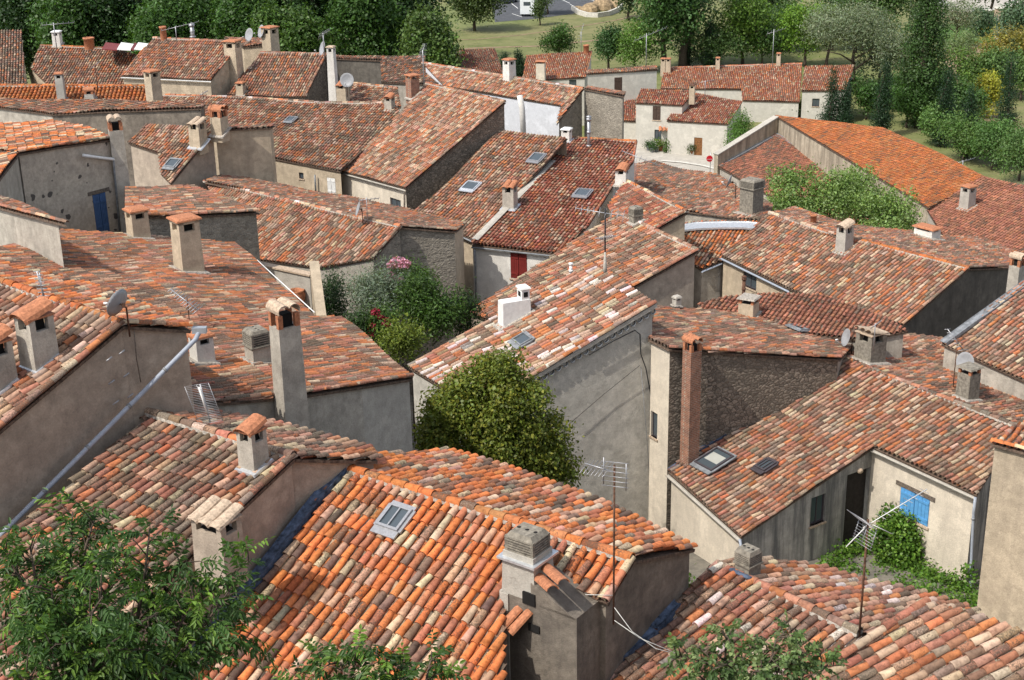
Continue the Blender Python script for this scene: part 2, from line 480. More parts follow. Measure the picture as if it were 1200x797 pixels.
def tile_field(R, tp, L, segs, pal, lich, low_relief=1.0, und=.045):
    O, r, d, n = R['O'], R['r'], R['d'], R['n']
    P2 = np.array([((p-O)@r, (p-O)@d) for p in R['P']])
    s = tp/.23
    k0, k1 = math.floor(P2[:, 0].min()/tp), math.ceil(P2[:, 0].max()/tp)
    T = []; CH_ = []
    def intervals(u):
        vs = []
        for i in range(len(P2)):
            a, b = P2[i], P2[(i+1) % len(P2)]
            if (a[0] <= u) != (b[0] <= u):
                vs.append(a[1]+(b[1]-a[1])*(u-a[0])/(b[0]-a[0]))
        vs.sort()
        return zip(vs[::2], vs[1::2])
    rowj = {}
    for k in range(k0, k1+1):
        for kind in (0, 1):
            u = (k+.5*kind)*tp
            jit = rng.normal(0, .018)
            for v0, v1 in intervals(u):
                if v1-v0 < .08: continue
                ends = [v1]
                m = math.floor((v1-.45*L)/L)
                while m*L > v0+.12:
                    if m not in rowj: rowj[m] = rng.normal(0, .02)
                    e = m*L+jit+rowj[m]+rng.normal(0, .012)
                    ends.append(e); m -= 1
                ends.append(v0)
                for a in range(len(ends)-1):
                    lo, up = ends[a], ends[a+1]
                    if kind == 0: T.append((u+rng.normal(0, .006), max(up-.05, v0), lo, 1 if a == 0 else 0))
                    else: CH_.append((u, max(up-.03, v0), lo, 0))
    if not T: return None
    ph = rng.uniform(0, 6.28, 6)
    def wav(u, v): return und*(np.sin(u*.55+ph[0])*np.sin(v*.7+ph[1])+.5*np.sin(u*1.3+ph[2]+v*.8)+.35*np.sin(v*2.1+ph[3]+u*.3))
    T = np.array(T); nT = len(T)
    out_v = []; out_f = []; out_c = []
    base = 0
    a = np.linspace(PI, 0, segs+1)
    ca, sa = np.cos(a), np.sin(a)
    rr = rng.normal(1, .035, nT)
    sk = rng.normal(0, .007, nT); lift = np.abs(rng.normal(0, .006, nT))
    slip = rng.random(nT) < .035
    T[slip, 2] += rng.uniform(.0, .07, slip.sum())*(T[slip, 3] == 0); sk[slip] += rng.normal(0, .022, slip.sum()); lift[slip] += .012
    cols = pick(pal, nT, lich)
    # patches: a stretch of roof is older or newer than the next
    pn = np.sin(T[:, 0]*.9+ph[4])*np.sin(T[:, 2]*.8+ph[5])+.6*np.sin(T[:, 0]*2.3+T[:, 2]*1.7+ph[1])
    cols[:, 3] = (cols[:, 3]*.85+.14*pn).clip(0, .8)
    rings = [(T[:, 1], (.070 if segs >= 7 else .063)*s, .04*s), (T[:, 2], (.092 if segs >= 7 else .081)*s, .056*s+.012)]
    lipn = segs >= 6
    if lipn: rings.append((T[:, 2]-.004, (.077 if segs >= 7 else .066)*s, .052*s+.006))
    nr = len(rings)
    V = np.zeros((nT, nr+(1 if lipn else 0), segs+1, 3))
    rl = [0, 1] + ([1, 2] if lipn else [])
    for slot, ri in enumerate(rl):
        vv, rad, hh = rings[ri]
        uu = T[:, 0]+(sk if ri else -sk)
        U = uu[:, None]+(rad*rr)[:, None]*ca[None, :]
        Hh = (hh+(lift if ri else 0)+wav(T[:, 0], vv))[:, None]+(rad*rr*1.0*low_relief)[:, None]*sa[None, :]
        V[:, slot] = O+U[..., None]*r+vv[:, None, None]*d+Hh[..., None]*n
    ns = len(rl); m = segs+1
    V = V.reshape(-1, 3)
    off = (np.arange(nT)*ns*m)[:, None]
    F = []
    for (s0, s1) in ([(0, 1), (2, 3)] if lipn else [(0, 1)]):
        for i in range(segs):
            F.append(off+np.array([[s0*m+i, s1*m+i, s1*m+i+1, s0*m+i+1]]))
    F = np.concatenate(F)
    Cc = np.repeat(cols, ns*m, 0)
    out_v.append(V); out_f.append(F); out_c.append(Cc); base += len(V)
    CH_ = np.array(CH_) if CH_ else np.zeros((0, 4)); nC = len(CH_)
    if nC:
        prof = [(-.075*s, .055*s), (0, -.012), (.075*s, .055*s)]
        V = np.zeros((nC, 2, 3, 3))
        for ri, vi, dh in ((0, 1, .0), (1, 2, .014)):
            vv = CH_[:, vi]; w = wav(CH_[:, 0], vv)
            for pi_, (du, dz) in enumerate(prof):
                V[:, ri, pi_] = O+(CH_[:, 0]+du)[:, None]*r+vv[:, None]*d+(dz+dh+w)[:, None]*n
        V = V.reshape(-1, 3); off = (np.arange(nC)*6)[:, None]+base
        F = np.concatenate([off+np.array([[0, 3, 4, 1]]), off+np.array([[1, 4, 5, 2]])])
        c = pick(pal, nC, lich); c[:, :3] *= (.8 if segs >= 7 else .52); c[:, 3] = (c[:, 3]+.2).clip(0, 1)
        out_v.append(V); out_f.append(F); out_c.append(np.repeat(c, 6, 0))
    return np.concatenate(out_v), np.concatenate(out_f), np.concatenate(out_c), wav

def roof(key, hk, poly, anchor, tile=None, az=None, pitch=17, ridge=None, opp=None, hint=None,
         pal='mixed', lich=None, tp=.205, L=.36, segs=None, wall='grey', wm=None, nw=(), off=.1, zb=None,
         rid=(), verge=(), gut=(), flash=(), op=(), relief=1.0, und=.052, rpal=None, plo=9, phi=29, eave=()):
    pit = math.radians(pitch)
    if ridge is not None:
        rv = unit(np.cross(np.cross(ray(ridge[0]), ray(ridge[1])), ZU))
        if tile is not None:
            d = unit(np.cross(np.cross(ray(tile[0]), ray(tile[1])), rv))
            if d[2] > 0: d = -d
            pit = min(max(math.asin(-d[2]), math.radians(plo)), math.radians(phi))
            hd = unit(V3(d[0], d[1], 0))
        else:
            hd = V3(rv[1], -rv[0], 0)
            if hd[1] > 0: hd = -hd
        azr = math.atan2(hd[1], hd[0])
    elif opp is not None:
        azr = RF[opp]['az']+PI
        if tile is not None:
            rv = RF[opp]['r']
            d = unit(np.cross(np.cross(ray(tile[0]), ray(tile[1])), rv))
            if d[2] > 0: d = -d
            pit = min(max(math.asin(-d[2]), math.radians(plo)), math.radians(phi))
    elif az is not None: azr = math.radians(az)
    else: azr = solve_az(tile, pit, hint)
    d = V3(math.cos(azr)*math.cos(pit), math.sin(azr)*math.cos(pit), -math.sin(pit))
    r = V3(-math.sin(azr), math.cos(azr), 0)
    n = np.cross(r, d)
    if n[2] < 0: r = -r; n = -n
    k = anchor[0]
    if k == 'D': O = PD(anchor[1], anchor[2])
    elif k == 'z': O = pz(anchor[1], anchor[2])
    elif k == 'on': O = on(anchor[1], anchor[2])
    elif k == 'vp':
        O = vplane(*anchor[1:5])
        if len(anchor) > 5: O = O+ray(anchor[4])*anchor[5]
    R = RF[key] = dict(O=O, r=r, d=d, n=n, az=azr, pitch=pit, hk=hk, pal=pal)
    P = []
    for p in poly:
        rr = ray(p); den = np.dot(rr, n)
        t = np.dot(O-CAM, n)/den
        if t < 0 or t > 400: print('  BAD vertex', key, p, t); t = 200
        P.append(CAM+rr*t)
    R['P'] = P; R['px'] = poly
    hs = HS[hk]; hs['roofs'].append(key)
    cen = sum(P)/len(P)
    if hs['root'] is None:
        hs['root'] = thing(hs['name'], (cen[0], cen[1], terr(cen[0], cen[1])), hs['label'], 'house', hs['group'])
    root = hs['root']
    zz = [p[2] for p in P]
    print(f"{key:6s} az{math.degrees(azr):6.1f} pitch{math.degrees(pit):5.1f} Y {min(p[1] for p in P):.1f}..{max(p[1] for p in P):.1f} z {min(zz):.1f}..{max(zz):.1f} X {min(p[0] for p in P):.1f}..{max(p[0] for p in P):.1f} area {poly_area([ (p[0],p[1]) for p in P]):.0f}")
    D = np.linalg.norm(cen-CAM)
    if segs is None: segs = 7 if D < 36 else (5 if D < 62 else (4 if D < 95 else 3))
    # roof mesh: tiles
    res = tile_field(R, tp, L, segs, pal, lich, relief, und)
    V, F, Cc, wav = res
    R['wav'] = wav
    me = fast_mesh('roof', V-LOC[root.name], F, Cc, M['tile'], True)
    ro = bpy.data.objects.new('roof', me); COL.objects.link(ro); ro.parent = root
    R['obj'] = ro
    if segs >= 5: pass
    # bed under the tiles
    P2 = [((p-O)@r, (p-O)@d) for p in P]
    tr = tess([P2]); mb = MB()
    m = len(P)
    top = [p-n*.03 for p in P]; bot = [p-n*.10 for p in P]
    mb.add(top+bot, [t for t in tr]+[tuple(i+m for i in t[::-1]) for t in tr]+[(i, (i+1) % m, m+(i+1) % m, m+i) for i in range(m)])
    mb.build('roof_bed', M['under'], root, ro)
    # walls
    nw = set(nw); wm = wm or {}
    ar = sum(P[i][0]*P[(i+1) % m][1]-P[(i+1) % m][0]*P[i][1] for i in range(m))
    offs = [0 if i in nw else off for i in range(m)]
    Q, sgn = inset2(P, offs)
    if zb is None: zb = min(terr(p[0], p[1]) for p in P)-.6
    def zpl(q): return O[2]-((q[0]-O[0])*n[0]+(q[1]-O[1])*n[1])/n[2]
    R['Q'] = Q; R['zb'] = zb; R['sgn'] = sgn
    groups = {}
    for i in range(m):
        if i in nw: continue
        groups.setdefault(wm.get(i, wall), []).append(i)
    for mat, es in groups.items():
        mb = MB(); wo_list = []
        for i in es:
            a, b = Q[i], Q[(i+1) % m]
            za, zb2 = zpl(a)-.07, zpl(b)-.07
            t = V3(*(b-a), 0); ln = np.linalg.norm(t); t = t/ln
            out = V3(t[1], -t[0], 0)*sgn   # outward
            rects = []
            for o in op:
                if o[0] != i: continue
                uv = []
                for px in (o[1], o[2]):
                    rr = ray(px); A = V3(a[0], a[1], 0)
                    X = CAM+rr*(np.dot(A-CAM, out)/np.dot(rr, out))
                    uv.append((np.dot(X-A, t), X[2]))
                u0, u1 = sorted((uv[0][0], uv[1][0])); z0, z1 = sorted((uv[0][1], uv[1][1]))
                u0 = max(u0, .05); u1 = min(u1, ln-.05); 
                zt = min(za+(zb2-za)*u/ln for u in (u0, u1))-.04
                z1 = min(z1, zt)
                if u1-u0 < .1 or z1-z0 < .1: print('  BAD opening', key, o, uv, ln); continue
                rects.append((u0, u1, z0, z1, o))
            ring = [(0, zb), (ln, zb), (ln, zb2), (0, za)]
            holes = [[(q[0], q[2]), (q[0], q[3]), (q[1], q[3]), (q[1], q[2])] for q in rects]
            pts = ring[:]; [pts.extend(h) for h in holes]
            W = [V3(a[0]+t[0]*u, a[1]+t[1]*u, z) for u, z in pts]
            mb.add(W, tess([ring]+holes))
            for q in rects:
                u0, u1, z0, z1, o = q
                dep = -.18
                c4 = [V3(a[0]+t[0]*u, a[1]+t[1]*u, z) for u, z in ((u0, z0), (u1, z0), (u1, z1), (u0, z1))]
                c8 = [c+out*dep for c in c4]
                mb.add(c4+c8, [(0, 1, 5, 4), (1, 2, 6, 5), (2, 3, 7, 6), (3, 0, 4, 7)])
                opening(root, o[3], c4, t, out, u1-u0, z1-z0)
        mb.build('wall', M[mat], root)
    # trims
    for item in rid:
        e = item if isinstance(item, (tuple, list)) else (item,)
        a, b = P[e[0]], P[(e[0]+1) % m]
        barrel_run(a+n*.06, b+n*.06, root, ro, 'ridge_tiles', rpal or (e[1] if len(e) > 1 else pal), .115*tp/.23, .40, ZU, D)
    for e in verge:
        a, b = P[e], P[(e+1) % m]
        if a[2] < b[2]: a, b = b, a
        inw = unit(cen-(a+b)/2); inw = inw-unit(b-a)*np.dot(inw, unit(b-a))
        barrel_run(a+n*.075+inw*.03, b+n*.075+inw*.03, root, ro, 'verge_tiles', pal, .088*tp/.23, .36, n, D, mort=False, lich=lich)
    for e in gut:
        e = e if isinstance(e, tuple) else (e, 'zinc')
        a, b = P[e[0]], P[(e[0]+1) % m]
        oo = unit(V3(*( (b-a)[1], -(b-a)[0]), 0))*sgn
        mb = MB(); half_gutter(mb, a+oo*.07-ZU*.09, b+oo*.07-ZU*.09, oo, .075)
        mb.build('gutter', M[e[1]], root)
    for e in flash:
        i, mat, w, up = e
        a, b = P[i], P[(i+1) % m]
        inw = unit(cen-(a+b)/2); tt = unit(b-a); inw = unit(inw-tt*np.dot(inw, tt)-n*np.dot(inw, n))
        K = max(2, int(np.linalg.norm(b-a)/.8)); V = []; F = []
        for j in range(K+1):
            p = a+(b-a)*j/K
            w2 = w*(1+rng.normal(0, .06)); hh = (.18 if D < 36 else .14)+rng.normal(0, .006)
            V += [p+n*(hh+up)-inw*.03, p+n*hh+inw*.0, p+inw*w2*.5+n*(hh-.02), p+inw*w2+n*(hh+.012), p+inw*(w2+.01)+n*.02]
            if j:
                o = (j-1)*5
                F += [(o+q, o+q+1, o+q+6, o+q+5) for q in range(4)]
        mb = MB(); mb.add(V, F); mb.build('flashing', M[mat], root, ro)
    return R

def half_gutter(mb, a, b, out, r):
    V = []; F = []
    K = 7
    for p in (a, b):
        for k in range(K):
            an = PI+PI*k/(K-1)
            V.append(p+out*(r*math.cos(an))+ZU*(r*math.sin(an)))
        for k in range(K-1, -1, -1):
            an = PI+PI*k/(K-1)
            V.append(p+out*((r-.01)*math.cos(an))+ZU*((r-.01)*math.sin(an)))
    m = 2*K
    for k in range(m): F.append((k, (k+1) % m, m+(k+1) % m, m+k))
    mb.add(V, F)

def barrel_run(a, b, root, par, name, pal, rad, L, up, D, mort=True, lich=None):
    ln = np.linalg.norm(b-a); t = (b-a)/ln
    up = unit(up-t*np.dot(up, t)); x = np.cross(t, up)
    K = max(1, round(ln/L)); segs = 7 if D < 40 else (5 if D < 80 else 4)
    mb = MB()
    cols = pick(pal, K, lich)
    an = np.linspace(PI*1.06, -PI*.06, segs+1)
    for i in range(K):
        V = []
        p0, p1 = a+t*(ln*i/K-.04), a+t*(ln*(i+1)/K)
        wz = rng.normal(0, .008)
        for p, rr_, h in ((p0, rad*.86, 0), (p1, rad, .014), (p1, rad*.82, .01)):
            V += [p+x*(rr_*math.cos(q))+up*(h+wz+rr_*.92*math.sin(q)) for q in an]
        m = segs+1
        F = [(j, j+1, m+j+1, m+j) for j in range(segs)]
        mb.add(V[:2*m], F, 0, cols[i], True)
        mb.add(V[m:], F, 0, cols[i], False)
    o = mb.build(name, M['tile'], root, par)
    if mort:
        mb = MB()
        ax = np.stack([t, x, up], 1)
        mb.box((a+b)/2-up*.06, (ln, rad*2.3, .07), ax, 0, (1, .8))
        mb.build('mortar_bed', M['mortar'], root, o)

def opening(root, kind, c4, t, out, w, h):
    """c4: corners bl, br, tr, tl of the hole on the wall's face"""
    ax = np.stack([t, -out, ZU], 1)
    bl = c4[0]; mid = bl+t*(w/2)
    k = kind.split(':')
    def B(mb, u, z, sx, sz, dep, th, mi=0):
        mb.box(bl+t*(u+sx/2)+ZU*z+out*(dep-th/2), (sx, th, sz), ax, mi)
    if k[0] == 'hole':
        mb = MB(); B(mb, -.01, -.01, w+.02, h+.02, -.17, .03); mb.build('dark_opening', M['interior'], root)
    elif k[0] == 'win':
        fw = min(.06, w*.1)
        mb = MB(); B(mb, 0, 0, fw, h, -.08, .05); B(mb, w-fw, 0, fw, h, -.08, .05); B(mb, fw, 0, w-2*fw, fw, -.08, .05); B(mb, fw, h-fw, w-2*fw, fw, -.08, .05)
        if w > .5: B(mb, w/2-.02, fw, .04, h-2*fw, -.08, .04)
        f = mb.build('window', M[k[1] if len(k) > 1 else 'frame'], root)
        mb = MB(); B(mb, fw, fw, w-2*fw, h-2*fw, -.105, .012); mb.build('pane', M['glass'], root, f)
        mb = MB(); B(mb, -.06, -.07, w+.12, .07, .05, .20); mb.build('sill', M['claypale'], root, f)
    elif k[0] == 'shut':
        mat = M[k[1]]
        mb = MB()
        n = 2 if w < 2.0 else 3
        for i in range(n):
            B(mb, i*w/n+.01, .01, w/n-.02, h-.02, .0, .04)
            # boards and battens of the leaf
            nb = 4
            for j in range(nb): B(mb, i*w/n+.02+j*(w/n-.04)/nb, .03, (w/n-.04)/nb-.012, h-.06, .014, .02)
            for zz in (.16, .78): B(mb, i*w/n+.03, h*zz, w/n-.06, .09, .034, .02)
        mb.build('shutter', mat, root)
        mb = MB(); B(mb, -.06, -.08, w+.12, .07, .06, .2); mb.build('sill', M['claypale'], root)
        if len(k) > 2:
            mb = MB(); B(mb, -.22, h+.01, w+.44, .16, .03, .12); mb.build('lintel', M['oldwood'], root)
    elif k[0] == 'door':
        mb = MB()
        B(mb, .0, 0, w, h, -.06, .05)
        for j in range(5): B(mb, .02+j*(w-.04)/5, .03, (w-.04)/5-.012, h-.06, -.045, .02)
        d = mb.build('door', M[k[1]], root)
        mb = MB(); B(mb, w*.82, h*.45, .03, .12, -.01, .05); mb.build('handle', M['steel'], root, d)

def yaw_axes(az):
    """x along the roof's fall, y across, z up"""
    x = V3(math.cos(az), math.sin(az), 0); y = V3(-math.sin(az), math.cos(az), 0)
    return np.stack([x, y, ZU], 1)

def chimney(rk, px, w, h, style='slot', d=None, mat='grey', cap='clay', az=None, taper=.94, label=None, flash='mortar', sink=.5, fk=1.0, name='chimney', base=None):
    """px: photo position of the middle of the visible foot; w,h in photo pixels"""
    R = RF[rk]; root = HS[R['hk']]['root']
    b = on(rk, px, .05) if base is None else base
    s = mpp(b); a = R['az'] if az is None else math.radians(az)
    ax = yaw_axes(a)
    dep = math.asin((CZ-b[2])/np.linalg.norm(b-CAM))
    W = w*s/1.25 if d is None else w*s; Dd = W if d is None else d*s
    Hh = h*s/math.cos(dep)
    mb = MB()
    mats = [M[mat], M[cap], M['black'], M['mortar'], M['clay'], M['tile'], M['block'], M['whitepaint']]
    sh = Hh
    top = b+ZU*Hh
    cb = MB()
    if style in ('slot', 'canal', 'two'):
        cz = min(.38*W+.12, .3*Hh)
        mb.box(b-ZU*sink, (W, Dd, Hh-cz+sink), ax, 0, (taper, taper))
        z = Hh-cz; W2, D2 = W*taper, Dd*taper
        # corner posts round a mouth, black core stands in for its dark inside
        p = .24*min(W2, D2)
        for sx in (-1, 1):
            for sy in (-1, 1):
                mb.box(b+ax@V3(sx*(W2-p)/2, sy*(D2-p)/2, z), (p, p, cz-.05), ax, 0 if style != 'two' else 4)
        mb.box(b+ax@V3(0, 0, z-.04), (W2-p*1.6, D2-p*1.6, .05), ax, 2)
        mb.box(b+ax@V3(0, 0, z-.03), (W2*.5, D2*.5, cz-.03), ax, 2)
        if style == 'slot':
            mb.box(b+ax@V3(0, 0, z+cz*.62), (W2, D2, cz*.34), ax, 0)
            cb.box(b+ax@V3(0, 0, z+cz-.05), (W2*1.22, D2*1.22, .055), ax, 0, (.97, .97))
            cb.box(b+ax@V3(0, 0, z+cz+.003), (W2*1.08, D2*1.08, .05), ax, 0, (.8, .8))
        elif style == 'canal':
            K = max(1, round(D2/(.42 if D2 < .8 else .27)))
            cb.box(b+ax@V3(0, 0, z+cz-.06), (W2*1.12, D2*1.08, .04), ax, 0)
            t = unit(ax[:, 0]-ZU*.30)
            for i in range(K):
                y = (i+.5)/K*D2*1.12-D2*.56
                canal(cb, b+ax@V3(-W2*.62, y, z+cz+.16*W2+.02), t, ax[:, 1], np.cross(t, ax[:, 1])*.62, W2*1.32, D2*.56/K)
        else:
            for sg in (-1, 1):
                t = ax[:, 1]; xx = unit(ax[:, 0]*sg-ZU*.45)
                K = max(1, round(W2*.6/.22))
                V = []
                u = unit(np.cross(t, xx)); u = u if u[2] > 0 else -u
                c0 = b+ax@V3(0, -D2*.62, z+cz+.13)+xx*W2*.26
                canal(cb, c0, t, xx, u, D2*1.24, W2*.30)
    elif style == 'block':     # stacked slotted concrete blocks on a rendered shaft
        nb = 2; bh = min(.19, Hh*.22)
        mb.box(b-ZU*sink, (W*.92, Dd*.92, Hh-nb*bh*1.15+sink), ax, 0)
        z = Hh-nb*bh*1.15
        cb.box(b+ax@V3(0, 0, z), (W*1.1, Dd*1.1, .04), ax, 0)
        z += .04
        for i in range(nb):
            cb.box(b+ax@V3(0, 0, z), (W*.72, Dd*.72, bh*.9), ax, 2)
            for q in range(3):
                cb.box(b+ax@V3(0, 0, z+q*bh*.34), (W, Dd, bh*.17), ax, 0)
            for sx in (-1, 1):
                for sy in (-1, 1):
                    cb.box(b+ax@V3(sx*W*.44, sy*Dd*.44, z+.002), (W*.1, Dd*.1, bh-.006), ax, 0)
            z += bh*1.03
        cb.box(b+ax@V3(0, 0, z-.02), (W*.98, Dd*.98, .09), ax, 0, (.72, .86))
        for q in (-.28, 0, .28):
            cb.lathe(b+ax@V3(0, q*Dd, z+.069), [(.0, .004), (.035, .003), (.037, 0)], 8, 2)
    elif style == 'pot':       # plain shaft, thin slab on little legs
        cz = min(.25, Hh*.3)
        mb.box(b-ZU*sink, (W, Dd, Hh-cz+sink), ax, 0, (taper, taper))
        for sx in (-1, 1):
            for sy in (-1, 1): mb.box(b+ax@V3(sx*W*.38, sy*Dd*.38, Hh-cz), (W*.16, Dd*.16, cz-.04), ax, 4)
        mb.box(b+ax@V3(0, 0, Hh-cz-.05), (W*.7, Dd*.7, .056), ax, 2)
        cb.box(b+ax@V3(0, 0, Hh-.05), (W*1.18, Dd*1.18, .06), ax, 0, (.9, .9))
    elif style == 'flue':      # metal pipe with cowl
        r = W*.5
        mb.tube([b-ZU*.3, b+ZU*Hh*.8], r*.62, 10)
        mb.tube([b+ZU*(.02), b+ZU*(.10)], r*.95, 10)
        mb.tube([b+ZU*(Hh*.4), b+ZU*(Hh*.47)], r*.76, 10)
        cb.tube([b+ZU*Hh*.78, b+ZU*Hh*.86], r*.9, 10)
        cb.lathe(b+ZU*Hh*.9, [(r*1.0, 0), (r*.95, .03), (.0, r*.6)], 10)
        for q in range(3):
            e = V3(math.cos(q*2.1), math.sin(q*2.1), 0)*r*.7
            cb.tube([b+e+ZU*Hh*.84, b+e+ZU*Hh*.92], .012, 5)
    elif style == 'pipe':      # clay pot
        mb.lathe(b, [(W*.5, -.3), (W*.5, Hh*.85), (W*.58, Hh*.87), (W*.58, Hh), (W*.4, Hh), (W*.38, Hh*.6)], 12)
    elif style == 'shoulder':  # white box with a smaller hood beside it
        W = max(W, Dd*1.9)
        mb.box(b-ZU*sink, (W, Dd, Hh*.60+sink), ax, 0, (.96, .9))
        mb.box(b+ax@V3(-W*.33, 0, Hh*.60), (W*.28, Dd*.8, Hh*.32), ax, 0)
        for sy in (-1, 1): mb.box(b+ax@V3(-W*.33, sy*Dd*.398, Hh*.68), (W*.15, .02, Hh*.15), ax, 2)
        mb.box(b+ax@V3(-W*.19, 0, Hh*.68), (.02, Dd*.4, Hh*.15), ax, 2)
        cb.box(b+ax@V3(-W*.33, 0, Hh*.92), (W*.36, Dd*.98, .06), ax, 0, (.9, .9))
    o = mb.build(name, mats, root)
    if label: o['label'] = label
    cb.build('chimney_cap', [M[cap], M['tile'], M['black']], root, o)
    if flash and style not in ('flue', 'pipe', 'wallstack'):
        fb = MB(); dn = R['d']; 
        A2 = np.stack([R['d'], R['r'], R['n']], 1)
        q = on(rk, px, .07) if base is None else base+ZU*.02
        fb.box(q-R['n']*.0, (W*(1+.42*fk), Dd*(1+.36*fk), .055), A2, 0, (.95, .95))
        fb.build('chimney_flashing', M[flash], root, o)
    return b, ax, W, Dd, Hh

def canal(mb, p, t, x, up, L, r, mi=0, seg=6, th=.018):
    """one canal tile: starts at p, runs along t"""
    an = np.linspace(PI, 0, seg+1); V = []
    for q, k, dr in ((p, .92, 0), (p+t*L, 1.0, 0), (p, .92, -th), (p+t*L, 1.0, -th)):
        V += [q+x*((r*k+dr)*math.cos(a))+up*((r*k+dr)*math.sin(a)) for a in an]
    m = seg+1; F = []
    for j in range(seg):
        F += [(j, j+1, m+j+1, m+j), (2*m+j, 3*m+j, 3*m+j+1, 2*m+j+1), (m+j, m+j+1, 3*m+j+1, 3*m+j), (j, 2*m+j, 2*m+j+1, j+1)]
    mb.add(V, F, mi)

def skylight(rk, px, w, h, mat='steel', glass='glass', bars=0, open_=0, apron=None):
    """px centre; w across the fall, h along the fall, metres"""
    R = RF[rk]; root = HS[R['hk']]['root']
    q = on(rk, px, .05)
    q = q+R['n']*(max(float(R['wav']((q-R['O'])@R['r']+du, (q-R['O'])@R['d']+dv)) for du in (-w/2, 0, w/2) for dv in (-h/2, 0, h/2))+.03)
    A2 = np.stack([R['r'], R['d'], R['n']], 1)
    mb = MB(); fw = .06
    for sy in (-1, 1): mb.box(q+A2@V3(0, sy*(h-fw)/2, .04), (w, fw, .12), A2)
    for sx in (-1, 1): mb.box(q+A2@V3(sx*(w-fw)/2, 0, .04), (fw, h-2*fw, .12), A2)
    for i in range(bars): mb.box(q+A2@V3(-w/2+w*(i+1)/(bars+1), 0, .06), (.035, h-2*fw, .10), A2)
    f = mb.build('skylight', M[mat], root)
    mb = MB(); mb.box(q+A2@V3(0, 0, .10), (w-2*fw+.01, h-2*fw+.01, .02), A2)
    mb.build('pane', M['glass'], root, f)
    if glass == 'reflection':  # pale panel on the pane stands in for a reflection in the glass
        mb = MB(); mb.box(q+A2@V3(.02, -.06*h, .118), (w*.72, h*.42, .006), A2); mb.build('reflection', M['reflection'], root, f)
    mb = MB(); 
    mb.box(q+A2@V3(0, h*.5+.09, .06), (w*1.12, .2, .05), A2); mb.box(q+A2@V3(0, -h*.5-.05, .06), (w*1.1, .1, .05), A2)
    for sx in (-1, 1): mb.box(q+A2@V3(sx*(w/2+.04), 0, .06), (.08, h, .05), A2)
    mb.build('skylight_apron', M[apron or mat], root, f)
# ------------------------------------------------------------------ the village, near to far
H('A', 'nearest house with vivid orange tile roof, double pane skylight and sooty end wall')
roof('A', 'A', [(401,548),(742,657),(712,707),(664,690),(640,652),(592,637),(592,880),(142,880)], ('D',(570,602),27.0),
     ridge=((401,548),(742,657)), tile=((580,612),(450,797)), pal='orange', tp=.235, L=.37, wall='stained', nw=(0,), rid=((0,'lichen'),), verge=(1,),
     flash=((7,'blue',.25,.03),), und=.03)
roof('A2', 'A', [(401,548),(742,657),(815,642),(700,590),(600,553),(520,529),(438,534)], ('on','A',(570,602)),
     opp='A', tile=((538,546),(575,541.5)), pal='orange', lich=.3, tp=.235, L=.45, relief=.75, wall='stained', nw=(0,))
H('C', 'near lichen spotted house between the blue felt strip and the long diagonal grey pipe')
roof('C', 'C', [(175,485),(345,537),(20,845),(-90,845),(-75,712)], ('vp','A',0,7,(345,540)),
     ridge=((175,485),(345,537)), tile=((285,527),(222,582)), pal='mixed', lich=.5, tp=.235, L=.37, wall='mauve', nw=(0,), rid=(0,), verge=(1,))
roof('C2', 'C', [(175,485),(345,537),(443,539),(433,527),(320,499),(225,478)], ('on','C',(260,512)),
     opp='C', tile=((330,520),(380,516)), pal='mixed', lich=.55, tp=.235, L=.45, relief=.75, wall='mauve', nw=(0,))
H('D', 'near left house with bare brown gable wall crossed by a long diagonal grey pipe')
roof('D', 'D', [(-70,306),(145,381),(-70,563)], ('vp','C',4,0,(145,385)),
     ridge=((0,332),(145,381)), tile=((145,383),(40,471)), pal='mixed', lich=.45, tp=.235, L=.37, wall='mauve', nw=(0,), rid=((0,'lichen'),), verge=(1,))
roof('D2', 'D', [(-70,306),(145,381),(224,386),(195,368),(100,336),(-70,285)], ('on','D',(100,366)),
     opp='D', tile=((150,371),(205,372)), pal='orange', lich=.35, tp=.235, L=.37, wall='mauve', nw=(0,), verge=(1,))
H('B', 'near right house with pink and cream tiles split by a pale mortared ridge')
roof('B', 'B', [(841,663),(1008,744),(900,870),(540,870),(640,792),(720,775),(765,742),(793,713)], ('vp','A',1,2,(765,742)),
     ridge=((841,663),(1008,744)), tile=((846,672),(790,716)), pal='pinkish', lich=.35, tp=.22, L=.34, wall='grey', nw=(0,), rid=((0,'pinkish'),), verge=(7,), flash=((4,'blue',.2,.05),(5,'blue',.2,.05),(6,'blue',.15,.05)))
roof('B2', 'B', [(841,663),(1008,744),(1040,742),(1148,718),(1085,698),(1010,678),(962,661),(890,659)], ('on','B',(920,700)),
     opp='B', tile=((888,688),(945,682)), pal='pinkish', lich=.35, tp=.22, L=.42, relief=.75, wall='grey', nw=(0,))
H('BC', 'nearest bottom right house with large mauve, brown and orange tiles and a mortared hip edge')
roof('BC', 'BC', [(1086,706),(1136,716),(1225,752),(1225,880),(830,880),(985,772)], ('D',(1086,712),24.6),
     tile=((1135,722),(1020,790)), pitch=19, hint=235, pal='mixed', lich=.36, tp=.25, L=.37, wall='grey', verge=(5,))
H('O', 'house with bright blue shutters and dark doorway in its ivy clad pale walls')
roof('O', 'O', [(987,420),(1205,506),(1166,545),(1144,580),(1023,524),(868,629),(783,553)], ('D',(1023,524),45.5),
     ridge=((990,420),(1200,504)), tile=((1021,524),(868,627)), pal='mixed', lich=.28, wall='cream', wm={4:'wgrey', 2:'wgrey', 1:'wgrey'}, nw=(0,), rid=((0,'dark'),),
     gut=((3,'palegrey'),(5,'palegrey')), flash=((6,'blue',.15,.0),), op=((3,(1056,570),(1087,618),'shut:blueshut:l'),(4,(951,584),(966,611),'win'),(4,(993,557),(1018,640),'hole')))
